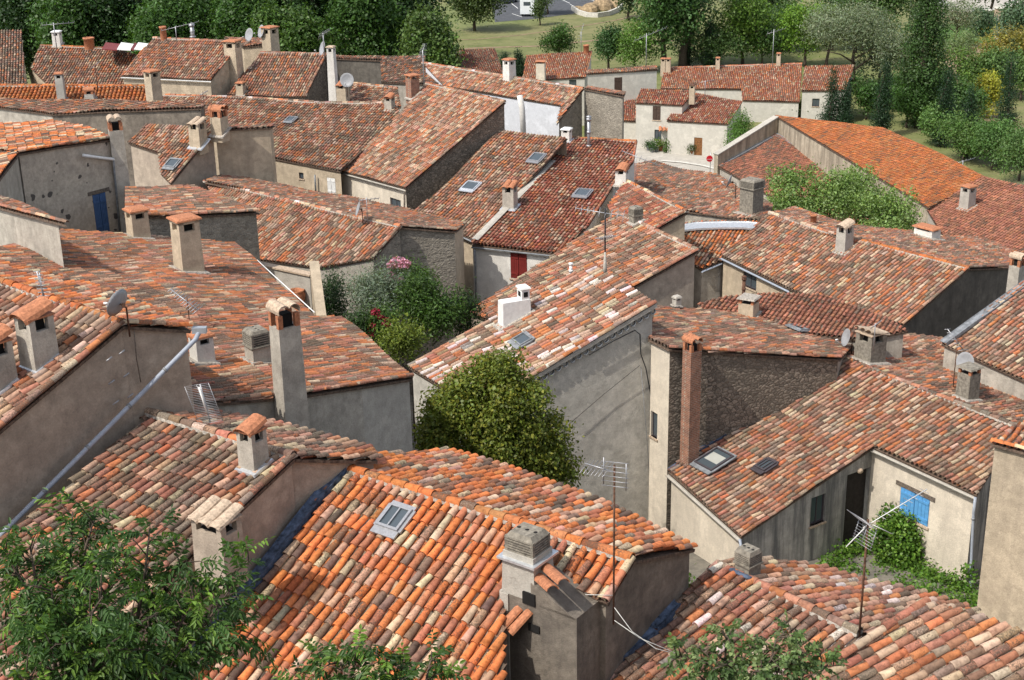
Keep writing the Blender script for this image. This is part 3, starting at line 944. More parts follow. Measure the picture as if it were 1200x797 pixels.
roof('O2', 'O', [(987,420),(1205,506),(1240,480),(1240,425),(1120,400),(1030,388),(1003,398)], ('on','O',(1090,460)),
     opp='O', tile=((1120,462),(1180,458)), relief=.8, L=.44, pal='brown', wall='grey', nw=(0,))
H('N', 'dark rubble gabled house with brick stack and narrow cream flank beside the big grey wall')
roof('N', 'N', [(784,409),(985,421),(1003,400),(990,386),(900,372),(820,362),(768,360),(760,397)], ('vp','O',6,0,(785,411)),
     tile=((800,385),(950,389)), pitch=13, hint=35, relief=.8, L=.44, pal='brown', lich=.55, wall='grey', wm={0:'stone', 7:'cream'}, eave=(), verge=(0,),
     op=((7,(763,481),(770,515),'win'),))
H('M', 'tall house with blank grey gable wall and whitish pink tiles behind the round tree')
roof('M', 'M', [(694,311),(769,356),(560,481),(479,431)], ('vp','N',7,0,(769,357),.6),
     ridge=((694,311),(769,356)), tile=((768,357),(630,438)), pal='whitish', tp=.24, L=.42, wall='biggrey', wm={3:'white'}, verge=(1,3))
H('L', 'house with smooth brown blank gable and mottled tile roof under the tall aerial mast')
roof('L', 'L', [(724,250),(818,294),(742,337),(640,400),(548,367)], ('D',(743,335),57),
     ridge=((724,250),(818,294)), tile=((817,293),(743,334)), pal='mixed', lich=.4, wall='mauve', verge=(1,), rid=((0,'pinkish'),))
H('E', 'house under a wide lichen covered orange roof with lone tan chimney and tall grey stack')
roof('E', 'E', [(72,270),(275,285),(368,371),(398,372),(484,443),(427,452),(355,463),(265,471),(215,470),(215,400),(-30,345),(-30,300)], ('D',(400,456),36),
     tile=((200,330),(300,332)), pitch=13, hint=50, pal='olive', lich=.48, tp=.18, L=.44, relief=.8, wall='grey', wm={4:'palegrey', 3:'palegrey'}, verge=(4,5,6), und=.06)  # paler render panel gives the right gable part its lit look
H('F', 'plain grey rendered block with sloping tile edge at the left border')
roof('F', 'F', [(-40,232),(0,243),(78,263),(52,250),(0,233),(-40,224)], ('D',(78,263),45), az=60, pitch=13, pal='brown', wall='grey', verge=(1,))
H('G', 'pock marked tan house with a dark blue shutter and a bent white waste pipe')
roof('G', 'G', [(22,180),(68,172),(131,163),(100,150),(60,142),(-20,146),(-20,172)], ('D',(131,163),60), az=20, pitch=5, pal='orange', lich=.35,
     wall='pocked', verge=(0,1), op=((1,(108,229),(129,271),'shut:navyshut:l'),))
roof('G2', 'G', [(22,180),(-20,172),(-60,230),(-5,215)], ('on','G',(20,180)), opp='G', pitch=17, pal='orange', lich=.4, wall='grey', nw=(0,))
H('HH', 'low brown roofed house on a grey rubble wall behind the lone tan chimney')
roof('HH', 'HH', [(146,254),(215,253),(304,249),(268,234),(225,217),(146,221)], ('D',(225,252),56), az=24, pitch=10, pal='brown', lich=.5, wall='greystone', verge=(0,1))
H('I', 'stone gabled house with pink ridge and tile roof above the flowering garden')
roof('I', 'I', [(240,213),(300,226),(415,254),(470,266),(438,303),(374,314),(285,303)], ('D',(470,266),65),
     ridge=((300,226),(415,254)), tile=((382,242),(325,300)), pal='mixed', lich=.36, wall='grey', wm={3:'greystone'}, nw=(0,1,2), rid=((0,'pinkish'),(1,'pinkish'),(2,'pinkish')), verge=(3,))
roof('I2', 'I', [(240,213),(300,226),(415,254),(470,266),(535,271),(545,262),(430,237),(330,217),(262,205)], ('on','I',(400,250)),
     opp='I', pitch=12, pal='brown', lich=.5, wall='greystone', wm={4:'tan'}, nw=(0,1,2), verge=(3,))
H('R', 'house with black stained gable and two stepped tile slopes right of centre')
roof('R', 'R', [(902,250),(985,278),(1010,283),(1135,315),(1058,382),(925,339),(845,300)], ('D',(1058,381),60),
     ridge=((1010,282),(1130,315)), tile=((1130,317),(1058,380)), pal='mixed', lich=.33, wall='tan', wm={3:'dark'}, nw=(0,1,2), rid=((0,'pinkish'),(1,'pinkish'),(2,'lichen')), verge=(3,),
     gut=((5,'pvc'),), op=((5,(871,318),(886,341),'win'),))
roof('R2', 'R', [(902,250),(985,278),(1010,283),(1135,315),(1188,313),(1200,300),(1150,280),(1060,272),(985,262),(930,243)], ('on','R',(1060,297)),
     opp='R', pitch=11, pal='brown', lich=.45, wall='dark', nw=(0,1,2), verge=(3,))
H('S', 'low house with smooth worn pink brown roof below the black stained gable')
roof('S', 'S', [(818,357),(850,349),(900,344),(965,346),(1040,372),(1064,388),(1010,398),(900,388),(818,378)], ('D',(900,375),55), az=238, pitch=11, pal='fine', tp=.2, L=.3, lich=.35, wall='grey', und=.03)
H('T', 'right edge house with grey brown tiles beside a long lead flashing')
roof('T', 'T', [(1215,322),(1103,403),(1150,424),(1240,465),(1400,536),(1480,440),(1330,330)], ('D',(1103,403),52), tile=((1215,323),(1105,402)), pitch=18, hint=235, pal='mixed', lich=.42, wall='grey', flash=((0,'lead',.28,.04),))
H('Q', 'tall plain rendered house with orange coping tiles at the right border')
roof('Q', 'Q', [(1161,519),(1340,566),(1385,530),(1215,482)], ('D',(1161,519),37), az=60, pitch=10, pal='orange', wall='tan', verge=(0,))
H('K', 'red tiled house with dark red shutter in its white wall and three small skylights')
roof('K', 'K', [(665,162),(746,167),(742,190),(722,212),(690,264),(655,298),(553,287)], ('D',(610,291),69),
     ridge=((553,284),(655,294)), tile=((690,180),(595,288)), pal='red', wall='white', nw=(6,), rid=((0,'lichen'),), gut=((5,'lead'),), op=((5,(598,296),(618,328),'shut:redshut'),), verge=(1,2,3))
roof('K1', 'K', [(586,153),(665,162),(553,287),(553,280),(485,251)], ('on','K',(605,230)),
     tile=((635,172),(548,262)), pitch=18, hint=240, pal='mixed', lich=.3, wall='tan', nw=(1,), gut=((3,'lead'),))
H('J', 'large double roof with dark stone gable and cream eaves wall at upper centre')
roof('J', 'J', [(500,98),(592,120),(475,221),(398,200),(470,135)], ('D',(475,221),79),
     ridge=((497,97),(592,120)), tile=((585,121),(475,218)), pal='mixed', lich=.3, wall='cream', wm={1:'stone'}, nw=(0,3), rid=((0,'pinkish'),), verge=(1,), gut=((2,'palegrey'),), op=((2,(457,231),(470,246),'win'),))
roof('J1', 'J', [(183,112),(285,115),(375,121),(462,122),(470,135),(398,201),(310,184),(215,150)], ('on','J',(430,167)),
     tile=((380,125),(318,185)), pitch=17, hint=235, pal='mixed', lich=.4, wall='tan', nw=(4,), rid=((0,'pinkish'),(1,'pinkish'),(2,'mixed')), op=((5,(383,208),(394,229),'shut:whitepaint'),(5,(350,202),(356,210),'win')))
H('U', 'wide weathered brown roof running towards the street with the no entry sign')
roof('U', 'U', [(735,214),(742,193),(765,189),(840,207),(905,243),(900,260),(800,247)], ('D',(850,252),76), az=42, pitch=4, pal='brown', lich=.6, und=.1)
H('U2', 'small orange brown tiled roof behind the concrete block chimney near the tall aerial mast')
roof('U2', 'U2', [(733,212),(806,249),(772,268),(720,258),(712,242)], ('D',(772,264),69), ridge=((735,212),(806,249)), tile=((790,243),(745,268)), pal='red', lich=.35, wall='tan', nw=(), rid=((0,'orange'),))
H('U3', 'little orange roof with metal valley sheets over a dark grey courtyard wall')
roof('U3', 'U3', [(800,262),(870,258),(905,262),(846,306),(822,316),(795,300)], ('D',(822,316),70), tile=((860,262),(825,314)), pitch=17, hint=240, pal='orange', lich=.3, wall='grey', gut=((3,'pvc'),))
H('V2', 'barn with speckled brown roof behind the pale green bushes')
roof('V2', 'V2', [(842,196),(910,158),(1090,251),(1060,300),(960,265),(880,217)], ('D',(842,196),115), tile=((910,158),(842,196)), pitch=14, hint=215, pal='fine', lich=.5, tp=.2, L=.32, wall='grey', flash=((1,'lead',.3,.03),(0,'lead',.25,.03)))
H('V', 'long barn with bright rust orange lichen roof on a streaked concrete wall')
roof('V', 'V', [(907,135),(1035,150),(1100,179),(1156,208),(1088,244)], ('vp','V2',1,2,(908,137)), tile=((1000,148),(952,164)), pitch=11, hint=215, pal='lichen', tp=.19, L=.32, relief=.6, und=.02, wall='concrete')
H('V3', 'far right low house with fine brown red tiles and one pale chimney')
roof('V3', 'V3', [(1086,246),(1152,208),(1330,242),(1330,350),(1110,285)], ('on','V',(1122,226)), tile=((1150,210),(1090,247)), pitch=15, hint=225, pal='fine', tp=.22, L=.34, wall='grey')

H('X5', 'small cream house with brown wooden door on the far street')
roof('X5', 'X5', [(806,108),(870,119),(853,146),(781,142)], ('D',(783,143),137.5), tile=((870,119),(853,145)), pitch=17, hint=255, pal='red', lich=.25, wall='white2', zb=-.3,
     op=((2,(813.5,161),(822.5,185.2),'door:wood'),))
H('X5a', 'narrow cream house with brown shutters and tiny tiled awning on the far street')
roof('X5a', 'X5a', [(751,104),(815,107),(800,124),(744,121)], ('D',(745,121),140), tile=((762,106),(756,121)), pitch=17, hint=255, pal='red', lich=.25, wall='white2', zb=-.3,
     op=((2,(765,124),(774,141),'shut:brownshut'),(2,(767,152),(775,164),'win')))
H('X6', 'low far outbuilding with a short red roof left of the narrow cream house')
roof('X6', 'X6', [(729,112),(748,112),(750,143),(727,142)], ('D',(730,142),143), tile=((741,114),(739,140)), pitch=17, hint=265, pal='red', wall='white2', zb=-.3)
H('X3', 'long far house with light red roof and twin pot chimney at its end')
roof('X3', 'X3', [(778,80),(940,75),(937,120),(870,118),(869,105),(774,104)], ('D',(870,118),152), tile=((870,78),(866,104)), pitch=17, hint=265, pal='redfar', wall='white2', zb=-.3, rid=(0,))
H('X4', 'far cream house behind the twin cypresses with one small dark window')
roof('X4', 'X4', [(943,78),(1001,76),(991,106.5),(939,107)], ('D',(960,107),150), tile=((1001,76),(992,106)), pitch=17, hint=265, pal='redfar', wall='white2', zb=-.3, op=((2,(952,115.5),(960,125),'win'),))
H('X1', 'far cream house with red roof and open topped chimney beside the grass field')
roof('X1', 'X1', [(617,65),(694,60),(686,91),(612,95)], ('D',(650,92),152), tile=((694,60),(686,91)), pitch=17, hint=265, pal='redfar', wall='white2', zb=-.3, op=((2,(667,93.5),(675.5,101),'win'),))
H('X2', 'far flat fronted cream house with tall brown shutter')
roof('X2', 'X2', [(690,82),(769,77),(771,82),(687,87)], ('D',(725,84),147), ridge=((687,87),(771,82)), pitch=12, tile=None, pal='brown', wall='white2', zb=-.3, op=((2,(720,91),(729,110),'shut:brownshut'),))
H('X0', 'distant dull red roof among bushes at the edge of the field')
roof('X0', 'X0', [(540,58),(580,57),(590,86),(515,86)], ('D',(550,85),158), ridge=((515,86),(590,86)), tile=((555,60),(545,84)), pal='red', lich=.5, wall='tan', zb=-.3)

H('Y6', 'grey gabled house with tiled hood chimneys on its roof edge at upper left')
roof('Y6', 'Y6', [(172,145),(252,152),(200,216),(189,205),(186,180),(150,168)], ('D',(200,214),74), ridge=((172,145),(252,152)), tile=((250,155),(204,210)), pal='mixed', lich=.3, wall='mauve', verge=(1,))
roof('Y6m', 'Y6', [(252,152),(318,149.5),(322,146.5),(256,148)], ('on','Y6',(252,152)), az=62, pitch=4, pal='brown', wall='tan', nw=(3,))
H('Y5b', 'flat topped grey house with long sooty parapet wall at left')
roof('Y5b', 'Y5b', [(-20,117),(120,117),(241,122),(236,127),(120,131),(60,134),(-20,124)], ('D',(120,130),83), az=230, pitch=6, pal='brown', lich=.6, tp=.2, wall='stained', wm={5:'grey'})
H('Y5', 'low house with clean bright orange tile strip at upper left')
roof('Y5', 'Y5', [(-20,101),(183,102),(180,117),(175,122),(-20,121)], ('D',(80,118),91), tile=((90,103),(85,116)), pitch=17, hint=250, pal='lichen', lich=.06, tp=.26, wall='grey', rid=((0,'lichen'),))
H('Y1', 'house with steep dark tiles at the far left border')
roof('Y1', 'Y1', [(-30,38),(25,36),(31,103),(-30,104)], ('D',(10,98),106), tile=((10,40),(8,98)), pitch=19, pal='dark', wall='tan', rid=())
H('Y2', 'house with pale and orange streaked roof carrying a white chimney and a red pot')
roof('Y2', 'Y2', [(48,54),(142,58),(160,64),(146,104),(60,104),(36,80)], ('D',(90,101),106), tile=((85,60),(60,103)), pitch=19, hint=245, pal='mixed', wall='tan', rid=((0,'lichen'),))
H('Y3', 'house with white gutter under brown tiles and buttressed tan gable')
roof('Y3', 'Y3', [(180,45),(267,49),(269,66),(247,94),(142,89)], ('D',(190,92),104), ridge=((142,89),(247,94)), tile=((268,66),(247,94)), pal='brown', lich=.25, wall='tan', gut=((3,'whitepaint'),), rid=((0,'brown'),))
H('Y3b', 'tan walled annex with two dishes and slab chimney before the dark trees')
roof('Y3b', 'Y3b', [(262,44),(316,46),(322,52),(284,55)], ('D',(300,53),112), az=235, pitch=10, pal='brown', wall='tan')
H('Y4', 'house with even brown orange roof beside a tall white chimney at upper centre left')
roof('Y4', 'Y4', [(306,62),(383,64),(358,114),(266,112)], ('D',(310,111),103), ridge=((306,62),(383,64)), tile=((380,68),(356,112)), pal='brown', lich=.3, wall='stone', rid=((0,'brown'),), verge=(1,))
H('Y4b', 'dark walled raised block with thin tile coping beyond the tall white chimney')
roof('Y4b', 'Y4b', [(378,64),(447,67),(447,71),(378,68)], ('D',(415,70),106), az=250, pitch=10, pal='brown', wall='dark')
H('Y8', 'low brown roofs between the raised dark block and the ridge aerials')
roof('Y8', 'Y8', [(440,66),(498,66),(498,80),(520,100),(430,96)], ('D',(470,92),116), az=245, pitch=12, pal='dark', wall='grey')
H('Y9', 'short strip of tiled roof with pale ridge below the raised dark block')
roof('Y9', 'Y9', [(415,98),(466,104),(470,126),(405,124)], ('D',(440,118),101), az=240, pitch=15, pal='mixed', wall='grey', rid=((0,'pinkish'),))
H('Y7', 'house with bluish white wall and rubble gable behind the large double roof')
roof('Y7', 'Y7', [(495,74),(684,104),(652,146),(658,124),(590,113),(520,101)], ('D',(640,121),104), ridge=((560,84),(684,104)), tile=((684,105),(652,145)), pal='mixed', lich=.28, wall='bluewhite', wm={1:'greystone', 2:'greystone'}, rid=((0,'pinkish'),))
roof('Y7m', 'Y7', [(684,104),(731,113),(733,109),(690,102)], ('on','Y7',(684,104)), az=44, pitch=3, pal='brown', wall='greystone', nw=(3,))
# ------------------------------------------------------------------ chimneys and roof windows
# big shouldered stack of the nearest house
def big_stack():
    root = HS['A']['root']; R = RF['A']
    d0 = V3(math.cos(R['az']), math.sin(R['az']), 0)
    # body stands proud of the sooty wall
    A0 = V3(*R['Q'][2][:2], 0); A1 = V3(*R['Q'][3][:2], 0)
    t = unit(A0-A1); out = V3(t[1], -t[0], 0)
    if out[1] > 0: out = -out
    def at(px, o):
        r = ray(px); P0 = A0+out*o
        return CAM+r*(np.dot(P0-CAM, out)/np.dot(r, out))
    ax = np.stack([t, -out, ZU], 1)
    mb = MB()
    OF = .85
    bl = at((590, 780), OF); w = np.dot(at((676, 780), OF)-bl, t)
    zt = at((612, 662), OF)[2]; zs = at((640, 712), OF)[2]; zlow = bl[2]-4
    c = V3(bl[0], bl[1], 0)
    mb.box(c+t*(w*.5)+(-out)*.65+ZU*zlow, (w, 1.3, zs-zlow), ax, 0)
    mb.box(c-t*.02+(-out)*.65+ZU*zlow, (.05, 1.32, zs-zlow+.02), ax, 1)  # left face skinned in pale render, its sunlit look put into the colour
    mb.box(c+t*.09+out*.015+ZU*zlow, (.17, .03, zs-zlow), ax, 1)
    w2 = .80
    mb.box(c+t*(w2*.5)+(-out)*.36+ZU*zs, (w2, .70, zt-zs), ax, 1, (.95, .95))
    # sloping shoulder
    V = [c+t*u-out*o+ZU*z for o in (.0, .85) for u, z in ((w2*.9, zs-.05), (w, zs-.05), (w2*.9, zs+.42))]
    mb.add(V, [(0, 1, 2), (3, 5, 4), (0, 3, 4, 1), (1, 4, 5, 2), (2, 5, 3, 0)], 0)
    o = mb.build('chimney', [M['stained'], M['palegrey']], root, None, 'big shouldered stack with sooty face')
    cb = MB()
    b = c+t*(w2*.5)+(-out)*.36+ZU*zt
    cb.box(b, (w2*1.14, .86, .05), ax, 2)
    cb.box(b+ZU*.05, (w2*.92, .66, .12), ax, 1)
    z = .17
    for i in range(2):
        cb.box(b+ZU*z, (w2*.6, .42, .15), ax, 3)
        for q in range(3): cb.box(b+ZU*(z+q*.056), (w2*.86, .60, .03), ax, 0)
        for sx in (-1, 1):
            for sy in (-1, 1): cb.box(b+ax@V3(sx*w2*.385, sy*.26, z+.002), (.07, .06, .155), ax, 0)
        z += .165
    cb.box(b+ZU*(z-.02), (w2*.84, .58, .10), ax, 0, (.75, .8))
    for q in (-.2, 0, .2): cb.lathe(b+ax@V3(q*1.0, 0, z+.079), [(0, .004), (.045, .003), (.047, 0)], 8, 3)
    cb.build('chimney_cap', [M['block'], M['palegrey'], M['foil'], M['black']], root, o)
    def tl(p, q, r_):
        hb = MB()
        tt = unit(q-p); xx = unit(np.cross(tt, ZU)); uu = np.cross(xx, tt); uu = uu if uu[2] > 0 else -uu
        canal(hb, p, tt, xx, uu*.8, np.linalg.norm(q-p), r_); hb.build('hood_tile', M['clay'], root, o)
    tl(at((622, 669), .35), at((648, 692), 1.2), .13); tl(at((636, 662), .30), at((661, 684), 1.15), .13)
    tl(at((610, 712), .8), at((586, 738), 1.2), .12); tl(at((622, 716), .8), at((598, 742), 1.2), .12)
    sb = MB()  # black boxes stand in for the dark openings under the hood tiles
    sb.box(at((620, 706), OF+.01)-out*.1+ZU*(-.05), (.30, .24, .26), ax, 0); sb.build('dark_mouth', M['black'], root, o); sb = MB()
    sb.box(at((626, 738), OF+.012)-out*.1+ZU*(-.05), (.26, .24, .16), ax, 0)
    sb.build('dark_mouth', M['black'], root, o)
big_stack()

CHS = [
 ('C', (298,546), 32, 44, 'canal', dict(mat='grey', cap='clay', flash='foil', fk=.8)),
 ('C', (258,655), 34, 50, 'canal', dict(d=50, mat='mauve', cap='claypale', flash=None)),
 ('D', (1,452), 36, 52, 'canal', dict(mat='grey', cap='clay', flash='foil', fk=.3)),
 ('D', (47,424), 40, 54, 'canal', dict(mat='grey', cap='clay', flash='foil', fk=.3, label='grey block chimney under one bright orange canal tile')),
 ('E', (222,317), 33, 60, 'slot', dict(mat='tan', cap='clay')),
 ('E', (303,424), 30, 36, 'block', dict(mat='grey', cap='block')),
 ('E', (238,424), 28, 32, 'slot', dict(mat='white', cap='clay')),
 ('E', (163,278), 26, 32, 'slot', dict(mat='tan', cap='clay')),
 ('Y6', (233,169), 19, 25, 'canal', dict(mat='tan', cap='claypale', flash='foil')),
 ('Y6', (258,155), 19, 25, 'two', dict(mat='tan', cap='clay')),
 ('Y2', (68,53), 11, 15, 'slot', dict(mat='white', cap='whitepaint')),
 ('Y2', (105,56), 14, 11, 'pipe', dict(mat='clay')),
 ('Y3', (192,46), 9, 14, 'pipe', dict(mat='clay')),
 ('Y3', (226,44), 9, 16, 'flue', dict(mat='steel', cap='steel')),
 ('Y4', (283,110), 11, 13, 'slot', dict(mat='tan', cap='clay')),
 ('J1', (457,128), 12, 14, 'canal', dict(mat='grey', cap='clay')),
 ('J', (484,112), 15, 24, 'pot', dict(mat='brick', cap='clay')),
 ('K', (598,243), 18, 26, 'canal', dict(mat='grey', cap='clay', flash='foil')),
 ('K', (690,172), 8, 38, 'flue', dict(mat='steel', cap='steel')),
 ('K', (664,165), 13, 14, 'slot', dict(mat='white', cap='whitepaint', flash='foil')),
 ('K', (729,216), 17, 18, 'canal', dict(mat='white', cap='clay')),
 ('L', (745,260), 16, 16, 'block', dict(mat='block', cap='block')),
 ('U', (880,250), 26, 38, 'block', dict(mat='block', cap='block')),
 ('M', (603,374), 36, 38, 'shoulder', dict(mat='whitepaint', cap='whitepaint', d=17)),
 ('M', (669,319), 7, 11, 'flue', dict(mat='whitepaint', cap='whitepaint')),
 ('N', (793,359), 10, 11, 'slot', dict(mat='palegrey', cap='palegrey')),
 ('S', (877,370), 24, 22, 'pot', dict(mat='tan', cap='mortar')),
 ('S', (871,352), 8, 30, 'flue', dict(mat='rust', cap='rust')),
 ('R', (989,293), 18, 28, 'canal', dict(mat='palegrey', cap='claypale')),
 ('R2', (953,263), 9, 11, 'pipe', dict(mat='clay')),
 ('R2', (1086,278), 16, 12, 'slot', dict(mat='white', cap='clay', d=26)),
 ('O2', (1019,423), 32, 34, 'canal', dict(mat='block', cap='claypale')),
 ('O2', (1030,410), 18, 28, 'block', dict(mat='block', cap='block')),
 ('O2', (1133,467), 23, 36, 'pot', dict(mat='block', cap='block')),
 ('V3', (1133,243), 16, 24, 'slot', dict(mat='palegrey', cap='clay')),
 ('X1', (634,96), 13, 24, 'pot', dict(mat='cream', cap='clay', flash=None)),
 ('X1', (687,62), 8, 9, 'pipe', dict(mat='clay')),
 ('Y7', (597,92), 14, 22, 'slot', dict(mat='white', cap='clay', flash=None)),
 ('X3', (783,84), 7, 15, 'slot', dict(mat='tan', cap='clay', flash=None)),
 ('X3', (777,84), 7, 15, 'slot', dict(mat='tan', cap='clay', flash=None)),
 ('X3', (841,80), 6, 12, 'slot', dict(mat='tan', cap='clay', flash=None)),
 ('X3', (912,77), 6, 14, 'slot', dict(mat='tan', cap='clay', flash=None)),
 ('X5a', (811,116), 8, 16, 'slot', dict(mat='tan', cap='rust', flash=None)),
 ('B2', (876,673), 28, 26, 'block', dict(mat='block', cap='block', flash='blue')),
 ('Y5', (73,118), 11, 30, 'slot', dict(mat='palegrey', cap='clay', flash='lead')),
 ('Y5', (106,118), 13, 11, 'two', dict(mat='palegrey', cap='clay')),
]
for rk, px, w, h, st, kw in CHS: chimney(rk, px, w, h, st, **kw)
def on_edge(rk, i, px, off=.0):
    """point at px on the vertical plane of roof edge i, moved off metres towards the viewer side"""
    R = RF[rk]; A, B = R['P'][i], R['P'][(i+1) % len(R['P'])]
    n = unit(np.cross(B-A, ZU))
    if np.dot(n, CAM-A) < 0: n = -n
    r = ray(px); A = A+n*off
    return CAM+r*(np.dot(A-CAM, n)/np.dot(r, n))
# stacks that rise along walls
chimney('E', None, 33, 128, 'two', base=on_edge('E', 5, (343,497), .22), mat='grey', cap='claypale', sink=3, flash=None, taper=.82, d=29, name='chimney', label='tall tapering grey stack')
chimney('N', None, 20, 124, 'two', base=on_edge('O', 6, (808,530), .30), mat='brick', cap='clay', sink=1.5, flash=None, taper=.95, label='slim brick stack against the rubble wall')
chimney('G', None, 22, 70, 'two', base=on_edge('G', 1, (143,216), .0), mat='grey', cap='claypale', sink=3, flash=None, taper=.85)
chimney('Y3', None, 20, 44, 'slot', base=on_edge('Y3', 2, (276,94), .0), mat='tan', cap='clay', sink=3, flash=None, taper=.9)
chimney('Y3b', None, 18, 27, 'slot', base=PD((318,60), 110), mat='tan', cap='clay', sink=3, flash=None)
chimney('Y4', None, 13, 50, 'slot', base=PD((391,107), 102), mat='white', cap='claypale', sink=3, flash=None, taper=.75)
chimney('Y4', None, 15, 14, 'canal', base=PD((402,113), 101), mat='tan', cap='clay', sink=3, flash=None)
chimney('R', None, 18, 40, 'two', base=PD((1189,345), 61), mat='grey', cap='claypale', sink=2, flash=None, taper=.9)
chimney('Y5b', None, 17, 22, 'slot', base=PD((180,106), 90), mat='tan', cap='clay', sink=3, flash=None)

skylight('A', (465,612), .60, .62, 'steel', 'glass', 1)
skylight('M', (613,400), .78, .55, 'lead', 'glass')
skylight('O', (838,544), .95, 1.12, 'frame', 'reflection', apron='lead')
skylight('O', (898,549), .5, .62, 'frame', 'glass', 2)
skylight('K1', (552,220), .85, .85, 'foil', 'glass')
skylight('K1', (629,186), .75, .85, 'steel', 'glass')
skylight('K', (683,229), .80, .95, 'steel', 'glass')
skylight('O2', (935,389) if False else (1004,402), .6, .6, 'lead', 'glass')
skylight('N', (935,388), .8, .5, 'lead', 'glass')
skylight('Y6', (203,194), .7, .7, 'lead', 'glass')
skylight('J1', (341,141), .6, .6, 'lead', 'glass')

# ------------------------------------------------------------------ pipes, cables and wall fittings
def part_tube(hk, name, mat, pts, r, seg=8, rings=None, label=None):
    root = HS[hk]['root']; mb = MB(); mb.tube(pts, r, seg)
    o = mb.build(name, M[mat], root, None, label)
    if rings:
        for k in rings:
            m2 = MB()
            f = k*(len(pts)-1); i = min(int(f), len(pts)-2); p = pts[i]+(pts[i+1]-pts[i])*(f-i); t = unit(pts[i+1]-pts[i])
            m2.tube([p-t*.035, p+t*.035], r*1.22, 10)
            m2.build('pipe_collar', M['lead'], root, o)
    return o
def E1(px, off=.2):
    a, b = on_edge('D', 1, px, off), on_edge('D2', 1, px, off)
    return b if px[0] > 150 else a
part_tube('D', 'rain_pipe', 'pvc', [E1((234,388),.10), E1((229,398)), E1((222,405))]+[E1((222-(227)*k/8, 405+(228)*k/8)) for k in range(1, 9)], .058, 10, (.3, .45, .62, .8))
mb = MB(); mb.box(E1((234,388),.1)-ZU*.04, (.34, .16, .14), None, 0); mb.build('rain_head', M['zinc'], HS['D']['root'])
for i, (x, y) in enumerate(((125,423),(140,415),(128,450),(145,442),(133,474),(150,466))):
    a = E1((x, y), .0); q = E1((x, y), .16)
    tt = unit(E1((x+10, y-8), .0)-a)
    part_tube('D', 'wall_rung', 'steel', [a, q, q+tt*.16], .02, 6)
part_tube('D', 'thin_conduit', 'oldwood', [E1((157,388),.02), E1((160,420),.02), E1((165,448),.02)], .012, 6)
# blank gable of the tall grey house
MW = lambda px, off=.05: on_edge('M', 1, px, off)
part_tube('M', 'black_cable', 'cable', [MW((690,416)), MW((718,400)), MW((744,387)), MW((750,392)), MW((751,415)), MW((757,432)), MW((764,470)), MW((765,600))], .022, 6)
part_tube('M', 'stay_wire', 'cable', [MW((750,428)), MW((709,461),.02), MW((668,496),.02)], .009, 5)
part_tube('M', 'thin_conduit', 'lead', [MW((751,430),.03), MW((757,500),.03), MW((765,612),.03)], .012, 5)
Rm = RF['M']; a, b = Rm['P'][1], Rm['P'][2]
mb = MB(); t = unit(b-a); x_ = unit(np.cross(t, Rm['n'])); ax = np.stack([t, x_, Rm['n']], 1)
nn = unit(np.cross(b-a, ZU)); nn = nn if np.dot(nn, CAM-a) > 0 else -nn
mb.box((a+b)/2-Rm['n']*.13+nn*.0, (np.linalg.norm(b-a), .06, .15), ax)
mb.build('verge_board', M['palegrey'], HS['M']['root'])
K = 26; mb = MB()
for i in range(K):
    p = a+(b-a)*(i+.5)/K-nn*.02-ZU*.22
    canal(mb, p-nn*.06, nn, t, -Rm['n'], .11, np.linalg.norm(b-a)/K*.42, 0, 5)
mb.build('cornice_tiles', M['lead'], HS['M']['root'])
# the pale house with blue shutters
OW = lambda e, px, off=.1: on_edge('O', e, px, off)
part_tube('O', 'rain_pipe', 'pvc', [OW(3,(1143,583)), OW(3,(1141,600)), OW(3,(1139,640)), OW(3,(1137,690)), OW(3,(1136,730))], .05, 8, (.3, .6))
part_tube('O', 'rain_pipe', 'pvc', [OW(5,(867,632)), OW(5,(869,645)), OW(5,(870,700))], .05, 8)
mb = MB(); p = OW(4,(1008,552),.06); mb.lathe(p, [(0, .05), (.09, .03), (.11, 0)], 10, 0, np.stack([V3(1,0,0), ZU, V3(.5,-.85,0)], 1)); mb.build('wall_lamp', M['claypale'], HS['O']['root'])
# pock marked house
GW = lambda px, off=.08: on_edge('G', 1, px, off)
part_tube('G', 'waste_pipe', 'whitepaint', [GW((97,182)), GW((118,185)), GW((137,187)), GW((140,191)), GW((142,218)), GW((144,270))], .065, 8)
part_tube('G', 'rain_pipe', 'lead', [GW((132,168)), GW((134,200)), GW((141,275))], .05, 8)
part_tube('K', 'rain_pipe', 'lead', [on_edge('K',5,(556,292),.1), on_edge('K',5,(557,310),.1), on_edge('K',5,(558,360),.1)], .05, 8)
part_tube('J', 'rain_pipe', 'oldwood', [on_edge('J',2,(474,226),.1), on_edge('J',2,(474,246),.1), on_edge('J',2,(474,270),.1)], .055, 8)
part_tube('J', 'rain_pipe', 'lead', [on_edge('J1',5,(369,205),.1), on_edge('J1',5,(370,228),.1)], .05, 8)
part_tube('Y7', 'rain_pipe', 'lead', [PD((726,118),101), PD((728,160),101)], .06, 8)
part_tube('Y7', 'white_duct', 'white', [PD((609,112),102), PD((612,128),102), PD((614,170),102)], .22, 10, None)
